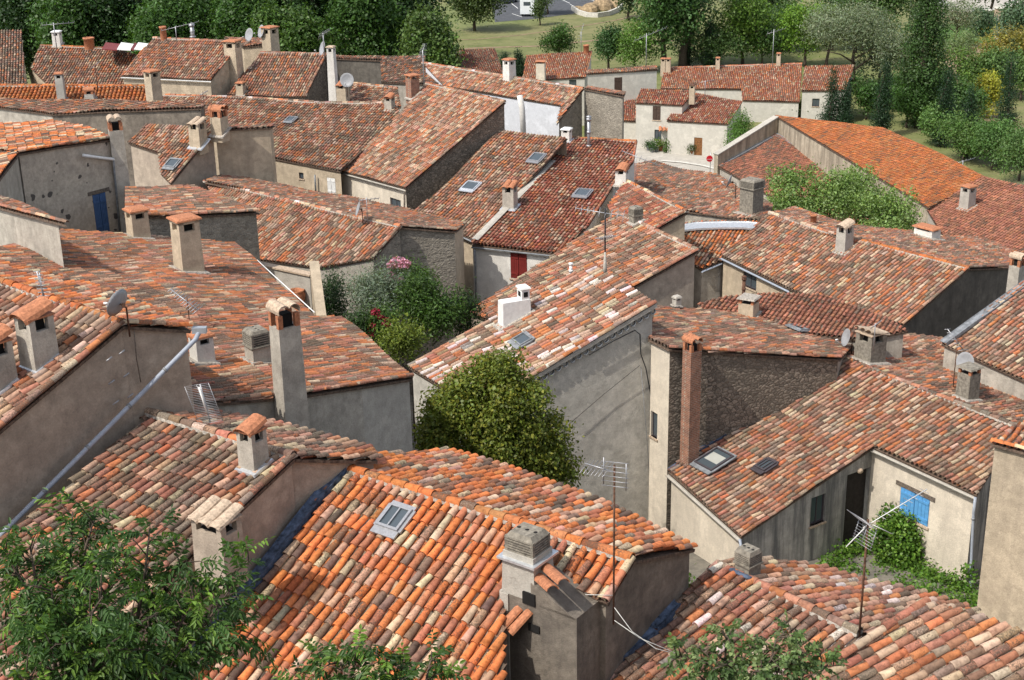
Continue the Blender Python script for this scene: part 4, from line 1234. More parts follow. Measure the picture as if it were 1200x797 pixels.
# sloping stone parapet of the barn
Rv = RF['V2']
mb = MB()
a, b = Rv['P'][0], Rv['P'][1]
ta, tb = on_edge('V2', 0, (839,182)), on_edge('V2', 0, (908,139))
za, zb_ = max(ta[2], a[2]+.6), max(tb[2], b[2]+1.0)
t = unit(V3(b[0]-a[0], b[1]-a[1], 0)); nn = V3(t[1], -t[0], 0); nn = nn if np.dot(nn, V3(-1, 0, 0)) > 0 else -nn
V = []
for p, z in ((a-t*.1, za), (b+t*.1, zb_)):
    for o in (0.02, .45): V += [V3(p[0], p[1], 0)+nn*o+ZU*(-.5), V3(p[0], p[1], z)+nn*o]
mb.add(V, [(0, 1, 5, 4), (2, 6, 7, 3), (1, 3, 7, 5), (0, 2, 3, 1), (4, 5, 7, 6)])
mb.build('parapet_wall', M['concrete'], HS['V2']['root'])
mb = MB()
L_ = math.hypot(np.linalg.norm((b-a)[:2])+.3, zb_-za)
tt = unit(V3(t[0]*np.linalg.norm((b-a)[:2]), t[1]*np.linalg.norm((b-a)[:2]), zb_-za))
mb.box((V3(a[0], a[1], za)+V3(b[0], b[1], zb_))/2+nn*.23+ZU*.01, (L_, .62, .09), np.stack([tt, nn, np.cross(tt, nn)*(1 if np.cross(tt, nn)[2] > 0 else -1)], 1))
mb.build('parapet_coping', M['palegrey'], HS['V2']['root'])
# bright metal valley in front of the weathered roof
mb = MB()
pts = [(772,268),(800,258),(815,249),(845,256),(888,258),(884,266),(845,268),(815,266),(795,272)]
up = [on('U3', p, .27) for p in [(797,263),(815,260),(845,259),(875,259),(903,262)]]
lo = [on('U3', p, .24) for p in [(800,270),(818,268),(845,267),(872,267),(896,269)]]
V = []; F = []
for i, (p, q) in enumerate(zip(up, lo)):
    V += [p, p-ZU*.04, (p+q)/2-ZU*.03, q+ZU*.02, q-ZU*.08]
    if i: F += [((i-1)*5+k, (i-1)*5+k+1, i*5+k+1, i*5+k) for k in range(4)]
mb.add(V, F); mb.build('metal_valley', M['foil'], HS['U3']['root'])
# strip flashing between the two slopes of the red roof house
mb = MB(); V = []; F = []
for i in range(9):
    p = on('K', (648-(648-556)*i/8, 188+(281-188)*i/8), .15)
    x = RF['K']['r']*.2
    V += [p-x, p-x*.4+RF['K']['n']*.03, p+x*.4+RF['K']['n']*.03, p+x]
    if i: F += [((i-1)*4+k, (i-1)*4+k+1, i*4+k+1, i*4+k) for k in range(3)]
mb.add(V, F); mb.build('flashing', M['palegrey'], HS['K']['root'])
# tiled awning of the narrow street house
p = PD((779,152), 139.4)
mb = MB()
for i in range(3): canal(mb, p+V3(-.45+i*.38, .2, .35), unit(V3(0, -1, -.45)), V3(1, 0, 0), V3(0, -.4, 1), 1.0, .19)
mb.build('awning', M['clay'], HS['X5a']['root'])

# corrugated lean-to with white sheets beyond the streaked roof
for k, (x0, x1, mt) in enumerate(((119,137,'redshut'),(137,153,'whitepaint'),(153,157,'redshut'),(157,172,'whitepaint'))):
    c4 = [PD((x0, 57.5), 108), PD((x1, 58.8), 108), PD((x1+5, 51.5), 111), PD((x0+5, 49.5), 111)]
    mb = MB(); mb.add(c4+[p-ZU*.06 for p in c4], [(0, 1, 2, 3), (7, 6, 5, 4), (0, 4, 5, 1), (1, 5, 6, 2), (2, 6, 7, 3), (3, 7, 4, 0)])
    mb.build('roof_sheet', M[mt], HS['Y2']['root'])

a, b = RF['E']['P'][1], RF['E']['P'][2]; n_ = RF['E']['n']
part_tube('E', 'white_cable', 'whitepaint', [a*.68+b*.32+n_*.14, (a+b)/2+n_*.13, b+n_*.14], .02, 6)
# ------------------------------------------------------------------ aerials and dishes
def yagi(mb, c, boom, el, L, n, w, taper=.6, r=.012):
    """boom along `boom`, elements along `el`"""
    boom = unit(boom); el = unit(el)
    mb[0].tube([c-boom*L*.5, c+boom*L*.5], r*1.6, 6)
    for i in range(n):
        f = i/(n-1); p = c+boom*L*(f-.5)
        ww = w*(1-(1-taper)*f)
        mb[1].tube([p-el*ww*.5, p+el*ww*.5], r, 5)

def aerial(px, base, h, spec, label, mat='steel', mr=.022, lean=(0, 0), group='television aerials on the roofs'):
    """spec: list of (height fraction, boom dir, element dir, length, n, width)"""
    root = thing('tv_aerial', base, label, 'tv aerial', group)
    top = base+ZU*h+V3(lean[0], lean[1], 0)
    m = MB(); m.tube([base-ZU*.3, base+(top-base)*.5, top], mr, 8); m.build('mast', M[mat], root)
    b, e = MB(), MB()
    for hf, bd, ed, L, n, w in spec:
        c = base+(top-base)*hf
        yagi((b, e), c+unit(V3(*bd))*L*.12, V3(*bd), V3(*ed), L, n, w)
    bo = b.build('boom', M['steel'], root); e.build('rods', M['steel'], root, bo)
    return root, base, top

def gridpanel(mb, c, x, y, w, h, nx, ny, r=.006):
    for i in range(ny):
        p = c+y*h*(i/(ny-1)-.5); mb.tube([p-x*w*.5, p+x*w*.5], r, 5)
    for i in range(nx):
        p = c+x*w*(i/(nx-1)-.5); mb.tube([p-y*h*.5, p+y*h*.5], r*1.3, 5)

def px_h(base, hpx):
    dep = math.asin((CZ-base[2])/np.linalg.norm(base-CAM))
    return hpx*mpp(base)/math.cos(dep)

# thin mast on the sooty end wall, nearest house
b = on_edge('A', 1, (719,716), .12)
r, b0, t0 = aerial(None, b, px_h(b, 158), [], 'thin rusty mast with short silver grid aerial on the sooty end wall', 'rust', .02)
m = MB(); s = mpp(b)
sx, sy = unit(V3(.8, -.6, 0)), ZU
for q in (-.25, .25): m.tube([t0+sx*q-ZU*.42+V3(0, -.1, 0), t0+sx*q+ZU*.14+V3(0, -.1, 0)], .012, 6)
for i in range(6):
    z = -.40+i*.1
    m.tube([t0-sx*.30+ZU*(z-.05)+V3(0, -.1, 0), t0+sx*.30+ZU*(z+.05)+V3(0, -.1, 0)], .007, 5)
m.tube([t0-ZU*.15, t0-ZU*.12+V3(-.55, .25, .05)], .012, 6)
for i in range(7):
    p = t0-ZU*.13+V3(-.12-.07*i, .05+.032*i, .0)
    m.tube([p-V3(.12, .2, .05), p+V3(.12, .2, .05)], .006, 5)
m.build('grid', M['steel'], r)
m = MB()
q0 = b0+ZU*.1
m.tube([q0, q0+V3(.35, -.2, -.45), q0+V3(.8, -.35, -.75), q0+V3(1.3, -.3, -.95)], .008, 5)
m.tube([q0-ZU*.3, q0+V3(.5, -.2, -.6), q0+V3(1.4, -.3, -1.0)], .008, 5)
m.tube([b0+ZU*.35, b0+ZU*.35+V3(-.55, .05, 0)], .008, 5)
m.build('cable', M['whitecable'], r)

# rusty mast with long boom, pale house behind
b = on('B', (1007,743), .05)
H_ = px_h(b, 122)
r, b0, t0 = aerial(None, b, H_, [], 'rusty pole with long slanting white boom aerial before the blue shutters', 'rust', .024)
m = MB(); e = MB()
d = unit(V3(.86, .45, .26)); up = unit(ZU-d*d[2]); sd_ = np.cross(d, up)
c = t0-ZU*.12
m.tube([c-d*.12, c+d*1.55], .009, 6); m.tube([c, c+V3(-.42, -.1, -.42)], .010, 6); m.tube([c+V3(.1,0,0), c+V3(.55, .2, -.32)], .009, 5)
for i in range(9):
    p = c+d*(.35+.14*i); e.tube([p-sd_*.13, p+sd_*.13], .006, 5)
for sgn in (-1, 1):
    y = unit(up*.8*sgn-d*.5)
    for i in range(8): e.tube([c+y*.06*i-sd_*.28, c+y*.06*i+sd_*.28], .005, 5)
    for q in (-.25, 0, .25): e.tube([c+sd_*q, c+y*.44+sd_*q], .006, 5)
m.build('boom', M['whitepaint'], r); e.build('rods', M['steel'], r)

# mast over the whitish roof
b = on('M', (709,320), .05)
r, b0, t0 = aerial(None, b, px_h(b, 74), [(.93, (-1, .35, .1), (.2, .6, .8), 1.9, 9, .5), (.55, (.3, -.4, .2), (.9, .3, -.3), .9, 9, .45)],
                   'tall dark mast with two aerials and a white wrapped foot on the whitish roof ridge', 'cable', .03)
m = MB(); m.tube([b0, b0+ZU*.25, b0+ZU*.85], [.09, .07, .035], 8); m.build('wrapping', M['palegrey'], r)

# rod grid aerial lying on the lichen house ridge
b = on('C', (246,496), .05)
root = thing('tv_aerial', b, 'wide rod grid aerial leaning at the foot of the brown gable wall', 'tv aerial', 'television aerials on the roofs')
m = MB(); m.tube([b, b+ZU*.3+V3(-.02, .0, 0), b+ZU*.95+V3(-.16, .1, 0)], .016, 7); m.build('mast', M['steel'], root)
m = MB(); x = unit(V3(.85, -.2, .20)); y = unit(V3(-.28, .1, .95))
gridpanel(m, b+ZU*.52+V3(-.08, -.06, 0), x, y, .62, .95, 3, 24, .0055)
m.build('rods', M['steel'], root)
m = MB(); m.tube([b+ZU*.3+V3(-.02, -.1, 0), b+ZU*.95+V3(-.14, -.1, .0)], .022, 6); m.build('rail', M['whitepaint'], root)

b = on('D', (53,366), .05)
aerial(None, b, px_h(b, 46), [(.62, (-.15, 0, 1), (1, -.3, .1), .62, 8, .32)], 'short upright rod aerial on the bright orange ridge at left', 'steel', .016)
b = on('E', (222,377), .1)
aerial(None, b, px_h(b, 28), [(.8, (-.8, .4, .5), (.5, .6, .3), 1.1, 12, .45)], 'dark rod aerial low on the wide lichen covered roof', 'rust', .016)
b = on('I', (431,262), .05)
aerial(None, b, px_h(b, 30), [(.92, (.9, .3, 0), (.2, -.6, .6), 1.0, 6, .4)], 'thin aerial beside the round dish on the garden house ridge', 'steel', .018)
far = [((66,53),106,24,'faint aerial behind the white chimney at upper left',(1,.1,.05),2.4,7,.5),
       ((115,108),92,31,'slanted dark pole aerial above the clean orange tile strip',(.5,.4,.4),.7,4,.3),
       ((207,46),106,14,'long low aerial beside the metal cowled flue at upper left',(1,.2,.2),2.8,6,.4),
       ((497,100),106,40,'square panel aerial above the brick chimney on the double roof',(.3,.2,1),1.0,10,.6),
       ((757,83),148,42,'mast with crossed aerials near the tall brown shutter house',(1,.2,.35),3.6,8,.9),
       ((681,60),152,22,'slim upright aerial on the far red roof by the field',(.3,.1,1),1.6,6,.5),
       ((905,79),150,42,'far aerial with pale head on the long light red roof',(.9,.3,.2),2.2,6,.7),
       ((826,113),140,18,'small aerial above the far red tile roofs on the street',(1,.2,.1),1.8,5,.5),
       ((1127,205),112,16,'far aerial above the rust orange barn end',(1,.2,.2),1.6,5,.5),
       ((241,143),77,34,'dark leaning pole between the hooded chimneys at upper left',(.6,.3,.3),.5,4,.25),
       ((1024,404),48,24,'short pole on the paired stacks right of centre',(.8,.2,.5),.4,4,.2),
       ((1116,462),49,62,'dark bare branched aerial beside the white dish at right',(-.7,.2,.9),1.0,7,.4),
       ((745,212),74,30,'crooked aerial at the corner of the red tiled roof',(1,-.4,-.35),2.2,9,.5),
       ((380,62),100,22,'bluish panel aerial over the tall white chimney',(.8,-.2,.5),1.0,8,.7)]
for px, D, h, lab, bd, L, n, w in far:
    b = PD(px, D)
    aerial(None, b, px_h(b, h), [(.93, bd, (.3, -.5, .8) if abs(bd[2]) < .8 else (1, .2, 0), L, n, w)], lab, 'rust' if 'dark' in lab else 'steel', .02 if D < 90 else .035)

def dish(c, r, face, label, mat='dish', foot=None, arm=1.0, flat=False, group='satellite dishes on the roofs'):
    """c: centre of the bowl; face: direction it looks"""
    f = unit(V3(*face)); x = unit(np.cross(ZU, f)); y = np.cross(f, x)
    ax = np.stack([x, y, f], 1)
    foot = c-ZU*(r*1.5)-f*.1 if foot is None else foot
    root = thing('satellite_dish', foot, label, 'satellite dish', group)
    m = MB(); dep = r*.22
    prof = [(0.001, 0), (r*.35, dep*.13), (r*.7, dep*.5), (r, dep), (r*1.02, dep*.95), (r*.7, dep*.42), (r*.35, dep*.05), (.001, -.02)]
    m.lathe(c, prof, 20, 0, ax); m.build('dish_bowl', M[mat], root)
    m = MB(); back = c-f*.10
    m.tube([foot-ZU*.2, V3(foot[0], foot[1], back[2]-.1), back, c-f*.02], .022, 7); m.box(back-ZU*.04-f*.02, (.07, .07, .10)); m.build('bracket', M['rust'], root)
    m = MB(); lo = c-y*r*.95+f*dep*.9; tip = c+f*r*1.25*arm-y*r*.55
    m.tube([lo, tip], .013, 6); a = m.build('arm', M['steel'], root)
    m = MB(); m.tube([tip, tip+unit(c-tip)*.11], .03, 8); m.build('feed_horn', M['whitepaint'], root, a)
dish(on_edge('D', 1, (140,356), .0), .34, (-.84, .42, .30), 'pale dish seen edge on at the brown gable peak near left', foot=on_edge('D', 1, (151,385), .05))
dish(PD((421,245), 66), .36, (-.95, -.2, .35), 'grey dish on the pink ridge above the flowering garden', foot=PD((425,258), 66))
dish(PD((1132,424), 48.5), .36, (-.72, -.62, .3), 'white oval dish on the block stack at right', foot=PD((1136,450), 48.6))
dish(PD((993,396), 52), .36, (-.95, -.12, .3), 'grey dish edge on beside the paired stacks right of centre', foot=PD((998,410), 52.2))
dish(PD((856,213), 70), .34, (-.9, .35, .3), 'small pale dish left of the concrete block stack above the brown roof', foot=PD((862,228), 70.2))
dish(PD((293,41), 108), .5, (-.7, -.65, .3), 'left of two dishes before the dark trees at upper left', foot=PD((294,54), 108))
dish(PD((307,37), 110), .5, (-.8, -.5, .3), 'right of two dishes before the dark trees, beside the slab chimney', foot=PD((308,54), 110))
dish(PD((407,94), 100.5), .5, (-.15, -.95, .25), 'grey round dish facing the viewer beside the tall white chimney', foot=PD((407,110), 100.6))
dish(PD((379,57), 100.5), .5, (-.85, -.4, .3), 'dish edge on left of the tall white chimney top', foot=PD((382,70), 100.6))
# ------------------------------------------------------------------ foliage
def leaf_quads(c, nrm, L, Wd, r):
    """c (n,3) centres, nrm (n,3) facing, L,Wd (n,) -> verts (n*4,3)"""
    n = len(c)
    t = r.normal(size=(n, 3)); t -= nrm*np.sum(t*nrm, 1)[:, None]; t /= np.linalg.norm(t, axis=1)[:, None]+1e-9
    b = np.cross(nrm, t)
    V = np.stack([c-t*(L/2)[:, None], c+b*(Wd/2)[:, None]-t*(L*.05)[:, None], c+t*(L/2)[:, None], c-b*(Wd/2)[:, None]-t*(L*.05)[:, None]], 1)
    return V.reshape(-1, 3)

def crown_pts(lobes, n, r, shell=.72, up=.25):
    w = np.array([(l[1][0]*l[1][1]*l[1][2])**.667 for l in lobes]); w /= w.sum()
    k = r.choice(len(lobes), n, p=w)
    d = r.normal(size=(n, 3)); d[:, 2] += up; d /= np.linalg.norm(d, axis=1)[:, None]
    rad = shell+(1.04-shell)*r.random(n)**.6
    core = r.random(n) < .22
    rad[core] *= r.random(core.sum())*.8+.2
    # break the shell into sprigs: push points towards random sprig directions
    C = np.array([l[0] for l in lobes])[k]; R_ = np.array([l[1] for l in lobes])[k]
    return C+d*rad[:, None]*R_, d, k

SPR = {}
def foliage(name, mat, lobes, n, size, col, root, parent=None, seed=1, sprig=0, aspect=.55, shell=.72, up=.25, var=.16, col2=None, f2=.25, flat=.6, top_light=0):
    r = np.random.default_rng(seed)
    if sprig:
        m = max(1, n//sprig)
        P, d, k = crown_pts(lobes, m, r, shell, up)
        P = np.repeat(P, sprig, 0); d = np.repeat(d, sprig, 0); k = np.repeat(k, sprig)
        P = P+r.normal(size=P.shape)*size*1.35; cj = np.repeat(r.normal(1, var, m), sprig); s2 = np.repeat(r.random(m), sprig)
    else:
        P, d, k = crown_pts(lobes, n, r, shell, up); cj = r.normal(1, var, len(P)); s2 = r.random(len(P))
    N_ = len(P)
    nr = d*flat+r.normal(size=(N_, 3))*.6+np.array([0, 0, .35]); nr /= np.linalg.norm(nr, axis=1)[:, None]
    L = size*r.uniform(.7, 1.35, N_); V = leaf_quads(P, nr, L, L*aspect*r.uniform(.8, 1.2, N_), r)
    lobj = r.normal(1, .10, len(lobes))[k]
    c = np.array(col)[None, :]*(cj*lobj*r.normal(1, .10, N_)).clip(.4, 1.9)[:, None]*(1+r.normal(0, .05, (N_, 3)))
    if col2 is not None:
        q = s2 < f2; c[q] = np.array(col2)*r.normal(1, .15, (q.sum(), 1)).clip(.5, 1.6)
    c = np.concatenate([c.clip(.004, .9), np.ones((N_, 1))], 1)
    V = V-LOC[root.name]
    me = fast_mesh(name, V, np.arange(N_*4).reshape(-1, 4), np.repeat(c, 4, 0), M[mat])
    o = bpy.data.objects.new(name, me); COL.objects.link(o); o.parent = parent or root
    return o

def lobes_in(c, R, n, r, k=(.34, .52), flat=1.0):
    """n overlapping lobes filling an ellipsoid (centre c, radii R)"""
    out = []
    for i in range(n):
        d = r.normal(size=3); d /= np.linalg.norm(d); rad = r.random()**.45*.72
        s = r.uniform(*k)
        out.append((np.asarray(c)+d*rad*np.asarray(R), np.asarray(R)*s*np.array([1, 1, flat])))
    return out

def trunk_mesh(base, top, r0, root, r, limbs=5, spread=None, name='trunk', mat='bark'):
    m = MB(); base = np.asarray(base, float); top = np.asarray(top, float); h = top-base
    mid = base+h*.5+r.normal(size=3)*.05*np.linalg.norm(h)*np.array([1, 1, 0])
    m.tube([base-ZU*.3, base+h*.15, mid, top], [r0*1.3, r0, r0*.75, r0*.3], 8)
    if spread is not None:
        for i in range(limbs):
            a = i*2.4+r.random(); f = .35+.5*i/limbs
            p = base+h*f; e = p+np.array([math.cos(a), math.sin(a), .7])*np.asarray(spread)*.6
            m.tube([p, (p+e)/2+ZU*.08*np.linalg.norm(e-p), e], [r0*.5, r0*.35, r0*.12], 6)
    return m.build(name, M[mat], root)

def tree(label, base, height, radius, col, name='broadleaf_tree', cat='tree', n=4500, size=.34, nl=14, seed=0, crown0=.3, col2=None, f2=.2, group='trees beyond the village', sprig=6, aspect=.6, var=.16, k=(.32, .5), mat='leaf'):
    r = np.random.default_rng(seed+100)
    base = V3(*base)
    n = int(n*2.3); size *= .95; col = tuple(c*1.2 for c in col)
    root = thing(name, base, label, cat, group)
    ch = height*(1-crown0)
    c = base+ZU*(height*crown0+ch*.5)
    R_ = V3(radius, radius, ch*.5)
    trunk_mesh(base, base+ZU*(height*crown0+ch*.55), max(.06, height*.022), root, r, 6, R_)
    foliage('crown', mat, lobes_in(c, R_, nl, r, k), n, size, col, root, seed=seed, sprig=sprig, col2=col2, f2=f2, aspect=aspect, var=var)
    return root

def column(label, base, height, radius, col, name='cypress_tree', n=3500, size=.26, seed=0, shape='cypress', group='cypresses beyond the village', cat='tree'):
    r = np.random.default_rng(seed+300); base = V3(*base)
    n = int(n*2.2); size *= .85; radius *= (1.1 if shape == 'cypress' else .95)
    root = thing(name, base, label, cat, group)
    trunk_mesh(base, base+ZU*height*.8, radius*.14, root, r, 0)
    lobes = []
    for i in range(26):
        f = (i+.5)/26
        w = radius*(min(1, (f+.05)/.16)*(1-f)**.8*1.2 if shape == 'cypress' else min(1, (f+.12)/.3)*(1-f**2.2)**.6)
        a = r.random()*6.28; o = r.random()*.38*w
        lobes.append((base+V3(math.cos(a)*o, math.sin(a)*o, height*(.03+.95*f)), V3(max(w, .08)*.8, max(w, .08)*.8, height*.05)))
    foliage('crown', 'leaf', lobes, n, size, col, root, seed=seed, sprig=6, aspect=.45 if shape == 'cypress' else .7, shell=.6, up=.35, var=.2)
    return root

DG, MG, LG, OL, CY, YE, PI_ = (.022, .050, .013), (.040, .086, .017), (.10, .175, .03), (.135, .165, .095), (.020, .048, .018), (.24, .24, .03), (.045, .095, .02)
def zb(px, D): q = PD(px, D); return V3(q[0], q[1], terr(q[0], q[1]))
# dark wood edge behind the left roofs: every tree its own
mass = [
 (35,176,17,5.0,DG,'dark tree farthest left behind the steep tiled house'),
 (85,168,15,5.0,MG,'mid green tree above the white chimney at upper left'),
 (135,172,18,6.0,DG,'deep green tree above the red pot chimney'),
 (190,164,15.5,5.2,MG,'leafy tree above the slatted orange roof line left of the metal cowled flue'),
 (240,175,19,6.4,DG,'very dark tree behind the metal cowled flue'),
 (290,166,16,5.4,MG,'green tree right behind the two upper left dishes'),
 (345,160,14,4.6,(.052,.10,.018),'lighter green tree behind the slab chimney'),
 (385,176,20,6.6,DG,'tall dark tree above the tall white chimney'),
 (430,165,16,5.2,MG,'green tree behind the raised dark block'),
 (470,172,18,5.6,DG,'dark tree above the brick chimney aerials'),
 (500,160,12,3.6,(.066,.11,.026),'rightmost tree of the dark wood, next to the grass field'),
 (318,190,22,7,DG,'tall dark tree filling the gap over the slab chimney'),
 (160,190,22,7,DG,'tall dark tree filling the gap above the red pot chimney'),
 (440,192,23,7,DG,'tallest dark tree behind the wood edge near the field'),
]
for i, (x, D, h, rd, c, lab) in enumerate(mass):
    tree(lab, zb((x, 60), D), h, rd, c, n=9500, size=.42, nl=17, seed=i, crown0=.12, var=.2)
small = [
 # x, y(base), D, height, radius, colour, label, name, n, size
 (556,36,222,10.5,5.4,(.05,.075,.02),'round brownish green tree between the dark wood and the car park','broadleaf_tree',4500,.4),
 (642,17,215,6.0,3.2,OL,'small grey green tree right of the white camper van','olive_tree',2200,.34),
 (633,30,205,5.0,1.2,(.06,.09,.03),'slim young tree in front of the white camper van','broadleaf_tree',700,.3),
 (736,24,205,8.5,3.4,(.035,.065,.022),'dark oval tree beside the curved white wall','broadleaf_tree',3200,.36),
 (772,5,232,7,3.6,(.04,.08,.022),'dark tree at the top edge beyond the curved white wall','broadleaf_tree',2200,.4),
 (655,66,165,3.8,2.9,MG,'low bush behind the far red roof with the open topped chimney','bush',1800,.26),
 (713,84,158,6.2,2.3,(.04,.085,.025),'dark bush right of the far red roof end','bush',2200,.26),
 (743,86,160,5.6,2.6,(.085,.155,.028),'bright bush above the tall brown shutter','bush',2200,.26),
 (800,80,178,17,5.2,(.034,.075,.022),'big dark pine above the twin pot chimney','pine_tree',6500,.36),
 (778,82,176,12,4.0,(.046,.095,.024),'broad green tree left of the dark spire cypress','broadleaf_tree',4500,.36),
 (870,76,170,6.8,3.8,(.085,.15,.022),'rounded yellow green pine over the long light red roof','pine_tree',3600,.3),
 (860,34,205,7.2,4.2,OL,'grey olive tree high above the yellow green pine','olive_tree',3000,.36),
 (890,16,230,8,4,(.045,.085,.02),'dark green tree at the top edge above the olive','broadleaf_tree',2600,.4),
 (943,78,172,6.2,2.9,(.10,.18,.022),'bright round green tree behind the long roof right chimney','broadleaf_tree',2800,.28),
 (978,36,200,9.5,4.2,(.030,.062,.018),'very dark round tree at the top right of centre','broadleaf_tree',3600,.38),
 (1018,55,190,8,4.6,(.065,.115,.03),'dull green spreading tree left of the tall poplar','broadleaf_tree',4200,.36),
 (1000,108,162,8.5,4.8,OL,'large silver grey olive tree behind the twin cypresses','olive_tree',5200,.30),
 (968,80,182,7,3.6,OL,'second silver olive left of the large one','olive_tree',2600,.30),
 (1042,112,160,6.5,2.6,OL,'narrow silver olive between the cypress and the poplar','olive_tree',2200,.28),
 (1118,56,180,5.0,2.7,OL,'olive tree on the lawn beside the green fence','olive_tree',1800,.26),
 (1122,94,166,4.6,2.7,(.12,.16,.065),'gnarled olive tree on bare soil right of the poplar','olive_tree',1800,.26),
 (1152,138,148,4.4,1.6,YE,'bright yellow shrub left of the rightmost cypress','shrub',1700,.22),
 (1140,110,160,4.6,2.6,(.09,.15,.03),'green bush above the yellow shrub','bush',1800,.26),
 (1183,100,158,5.2,2.8,(.16,.14,.028),'rusty orange green bush behind the rightmost cypress','bush',2000,.26),
 (1196,118,155,4.8,2.4,(.07,.12,.03),'green bush at the right border below the rusty one','bush',1500,.26),
 (1062,150,146,5.2,2.4,MG,'leafy bush at the foot of the tall poplar','bush',2000,.24),
 (1100,172,136,3.9,2.4,(.075,.135,.035),'clipped hedge bush behind the rust orange barn roof, left one','bush',2000,.2),
 (1128,190,128,4.2,2.7,(.08,.14,.035),'broad hedge bush right beyond the rust orange roof slope','bush',2400,.2),
 (1162,200,124,4.2,2.7,(.065,.125,.032),'dense hedge bush under the rightmost cypress','bush',2400,.2),
 (1194,212,120,4.6,2.5,(.08,.14,.04),'hedge bush cut by the right border','bush',2000,.2),
 (1015,140,143,4.6,2.4,MG,'bush between the far cream house and the spire cypress','bush',1900,.24),
 (962,142,134,2.2,2.2,(.06,.11,.025),'low hedge under the small dark window of the far house','bush',1500,.2),
 (937,140,137,1.9,1.7,(.08,.115,.045),'low greyish bush left below the twin cypresses','bush',1100,.2),
 (868,172,131,3.2,2.1,(.075,.15,.026),'round leafy bush by the sloping stone parapet','bush',2600,.17),
 (1195,62,190,6,3,(.06,.10,.05),'grey green tree behind the green net fence','broadleaf_tree',1600,.34),
 (1160,20,235,9,4,(.05,.09,.03),'dark green tree above the gate pillars','broadleaf_tree',2200,.42),
 (1080,35,215,5,2.6,(.05,.08,.03),'small bush behind the poplar top on the right','bush',900,.34),
 (905,36,205,6,3,(.05,.09,.03),'dark bush over the yellow green pine right side','bush',1500,.34),
 (925,60,188,5,2.6,(.06,.105,.03),'bush above the bright round tree','bush',1500,.3),
 (15,42,212,8,4,(.045,.07,.02),'dull tree behind the parked dark car at upper left','broadleaf_tree',2200,.4),
 (592,92,148,5.2,.9,CY,'CYP','x',1500,.2),
 (842,78,190,4.6,3.4,(.05,.09,.025),'dark low bush right of the pointed cypress by the big pine','bush',1900,.28),
 (893,76,190,4.4,3.0,(.06,.11,.028),'bush between the yellow green pine and the bright round tree','bush',1900,.28),
 (918,60,205,5.4,3.6,(.045,.085,.025),'dark bush above the long far roof right end','bush',1900,.28),
 (1052,128,165,4.6,2.8,(.045,.09,.025),'dark bush left of the poplar foot','bush',1900,.28),
 (1090,140,160,5.2,2.6,(.04,.085,.022),'dark bush right of the poplar foot','bush',1900,.28),
 (1120,150,152,4.6,2.6,(.06,.115,.03),'green bush between the two short cypresses at right','bush',1900,.28),
 (1160,112,172,4.2,3.2,(.07,.12,.035),'wide bush above the yellow shrub on the right','bush',1900,.28),
 (1010,60,205,6.0,4.4,(.05,.09,.028),'broad dark bush left of the poplar top','bush',1900,.28),
 (975,60,208,6.5,4.2,(.055,.10,.03),'green bush under the very dark round tree','bush',1900,.28),
 (1030,100,178,5.4,3.4,(.09,.12,.07),'greyish bush beside the large silver olive','bush',1900,.28),
 (1148,42,215,3.4,2.6,(.06,.10,.05),'small bush left of the gate pillars','bush',1900,.28),
 (1196,90,178,4.6,3.4,(.075,.12,.035),'bush at the right border under the net fence','bush',1900,.28),

]
for i, (x, y, D, h, rd, c, lab, nm, n, s) in enumerate(small):
    if lab == 'CYP': continue
    gq = gp((x, y)); ks = gq[1]/D if not lab.startswith('round leafy') else 1.0
    if ks == 1.0: gq = zb((x, y), D); h = 5.6
    if x > 765 and y < 120: ks *= 1.3
    elif x > 1040 and y > 130: ks *= 1.12; n = int(n*1.3)
    h *= ks; rd *= ks; s *= ks**.5
    tree(lab, gq, h, rd, c, name=nm, cat='tree' if 'tree' in nm else 'bush', n=n, size=s, nl=9 if n < 3000 else 14, seed=50+i, crown0=.08 if 'tree' not in nm else (.3 if 'olive' in nm else .14), sprig=6, group='bushes below the field' if 'tree' not in nm else 'trees beyond the village', aspect=.35 if 'olive' in nm else .6)
cyp = [(592,62,93,149,.85,'small cypress left of the white chimney behind the large roof'),(608,57,94,150,.8,'small cypress right of the white chimney behind the large roof'),
       (806,-10,78,168,1.7,'tall dark spire cypress before the big pine'),(831,16,80,160,1.6,'pointed dark cypress right of the big pine'),
       (974,73,140,139,1.25,'taller of the twin cypresses in front of the far cream house'),(990,90,142,138.5,1.05,'shorter of the twin cypresses in front of the far cream house'),
       (1034,62,148,143,1.15,'slender cypress between silver olive and poplar'),(1106,70,158,138,1.25,'cypress just right of the tall poplar'),
       (1133,98,168,133,1.35,'shorter broad cypress left of the yellow shrub'),(1174,42,182,130,1.2,'rightmost tall cypress near the border')]
for i, (x, y0, y1, D, rd, lab) in enumerate(cyp):
    b = gp((x, y1)) if 'twin' not in lab and x < 1000 else zb((x, y1), D); rd *= b[1]/D
    top = PD((x, y0), b[1])
    column(lab, b, max(3, top[2]-b[2]), rd, CY, n=4200, size=.2, seed=80+i)
b = gp((1076, 150)); column('tall full poplar rising out of the top of the picture at right', b, 17, 2.9, (.045, .088, .022), 'poplar_tree', 9000, .27, 120, 'poplar', 'trees beyond the village')

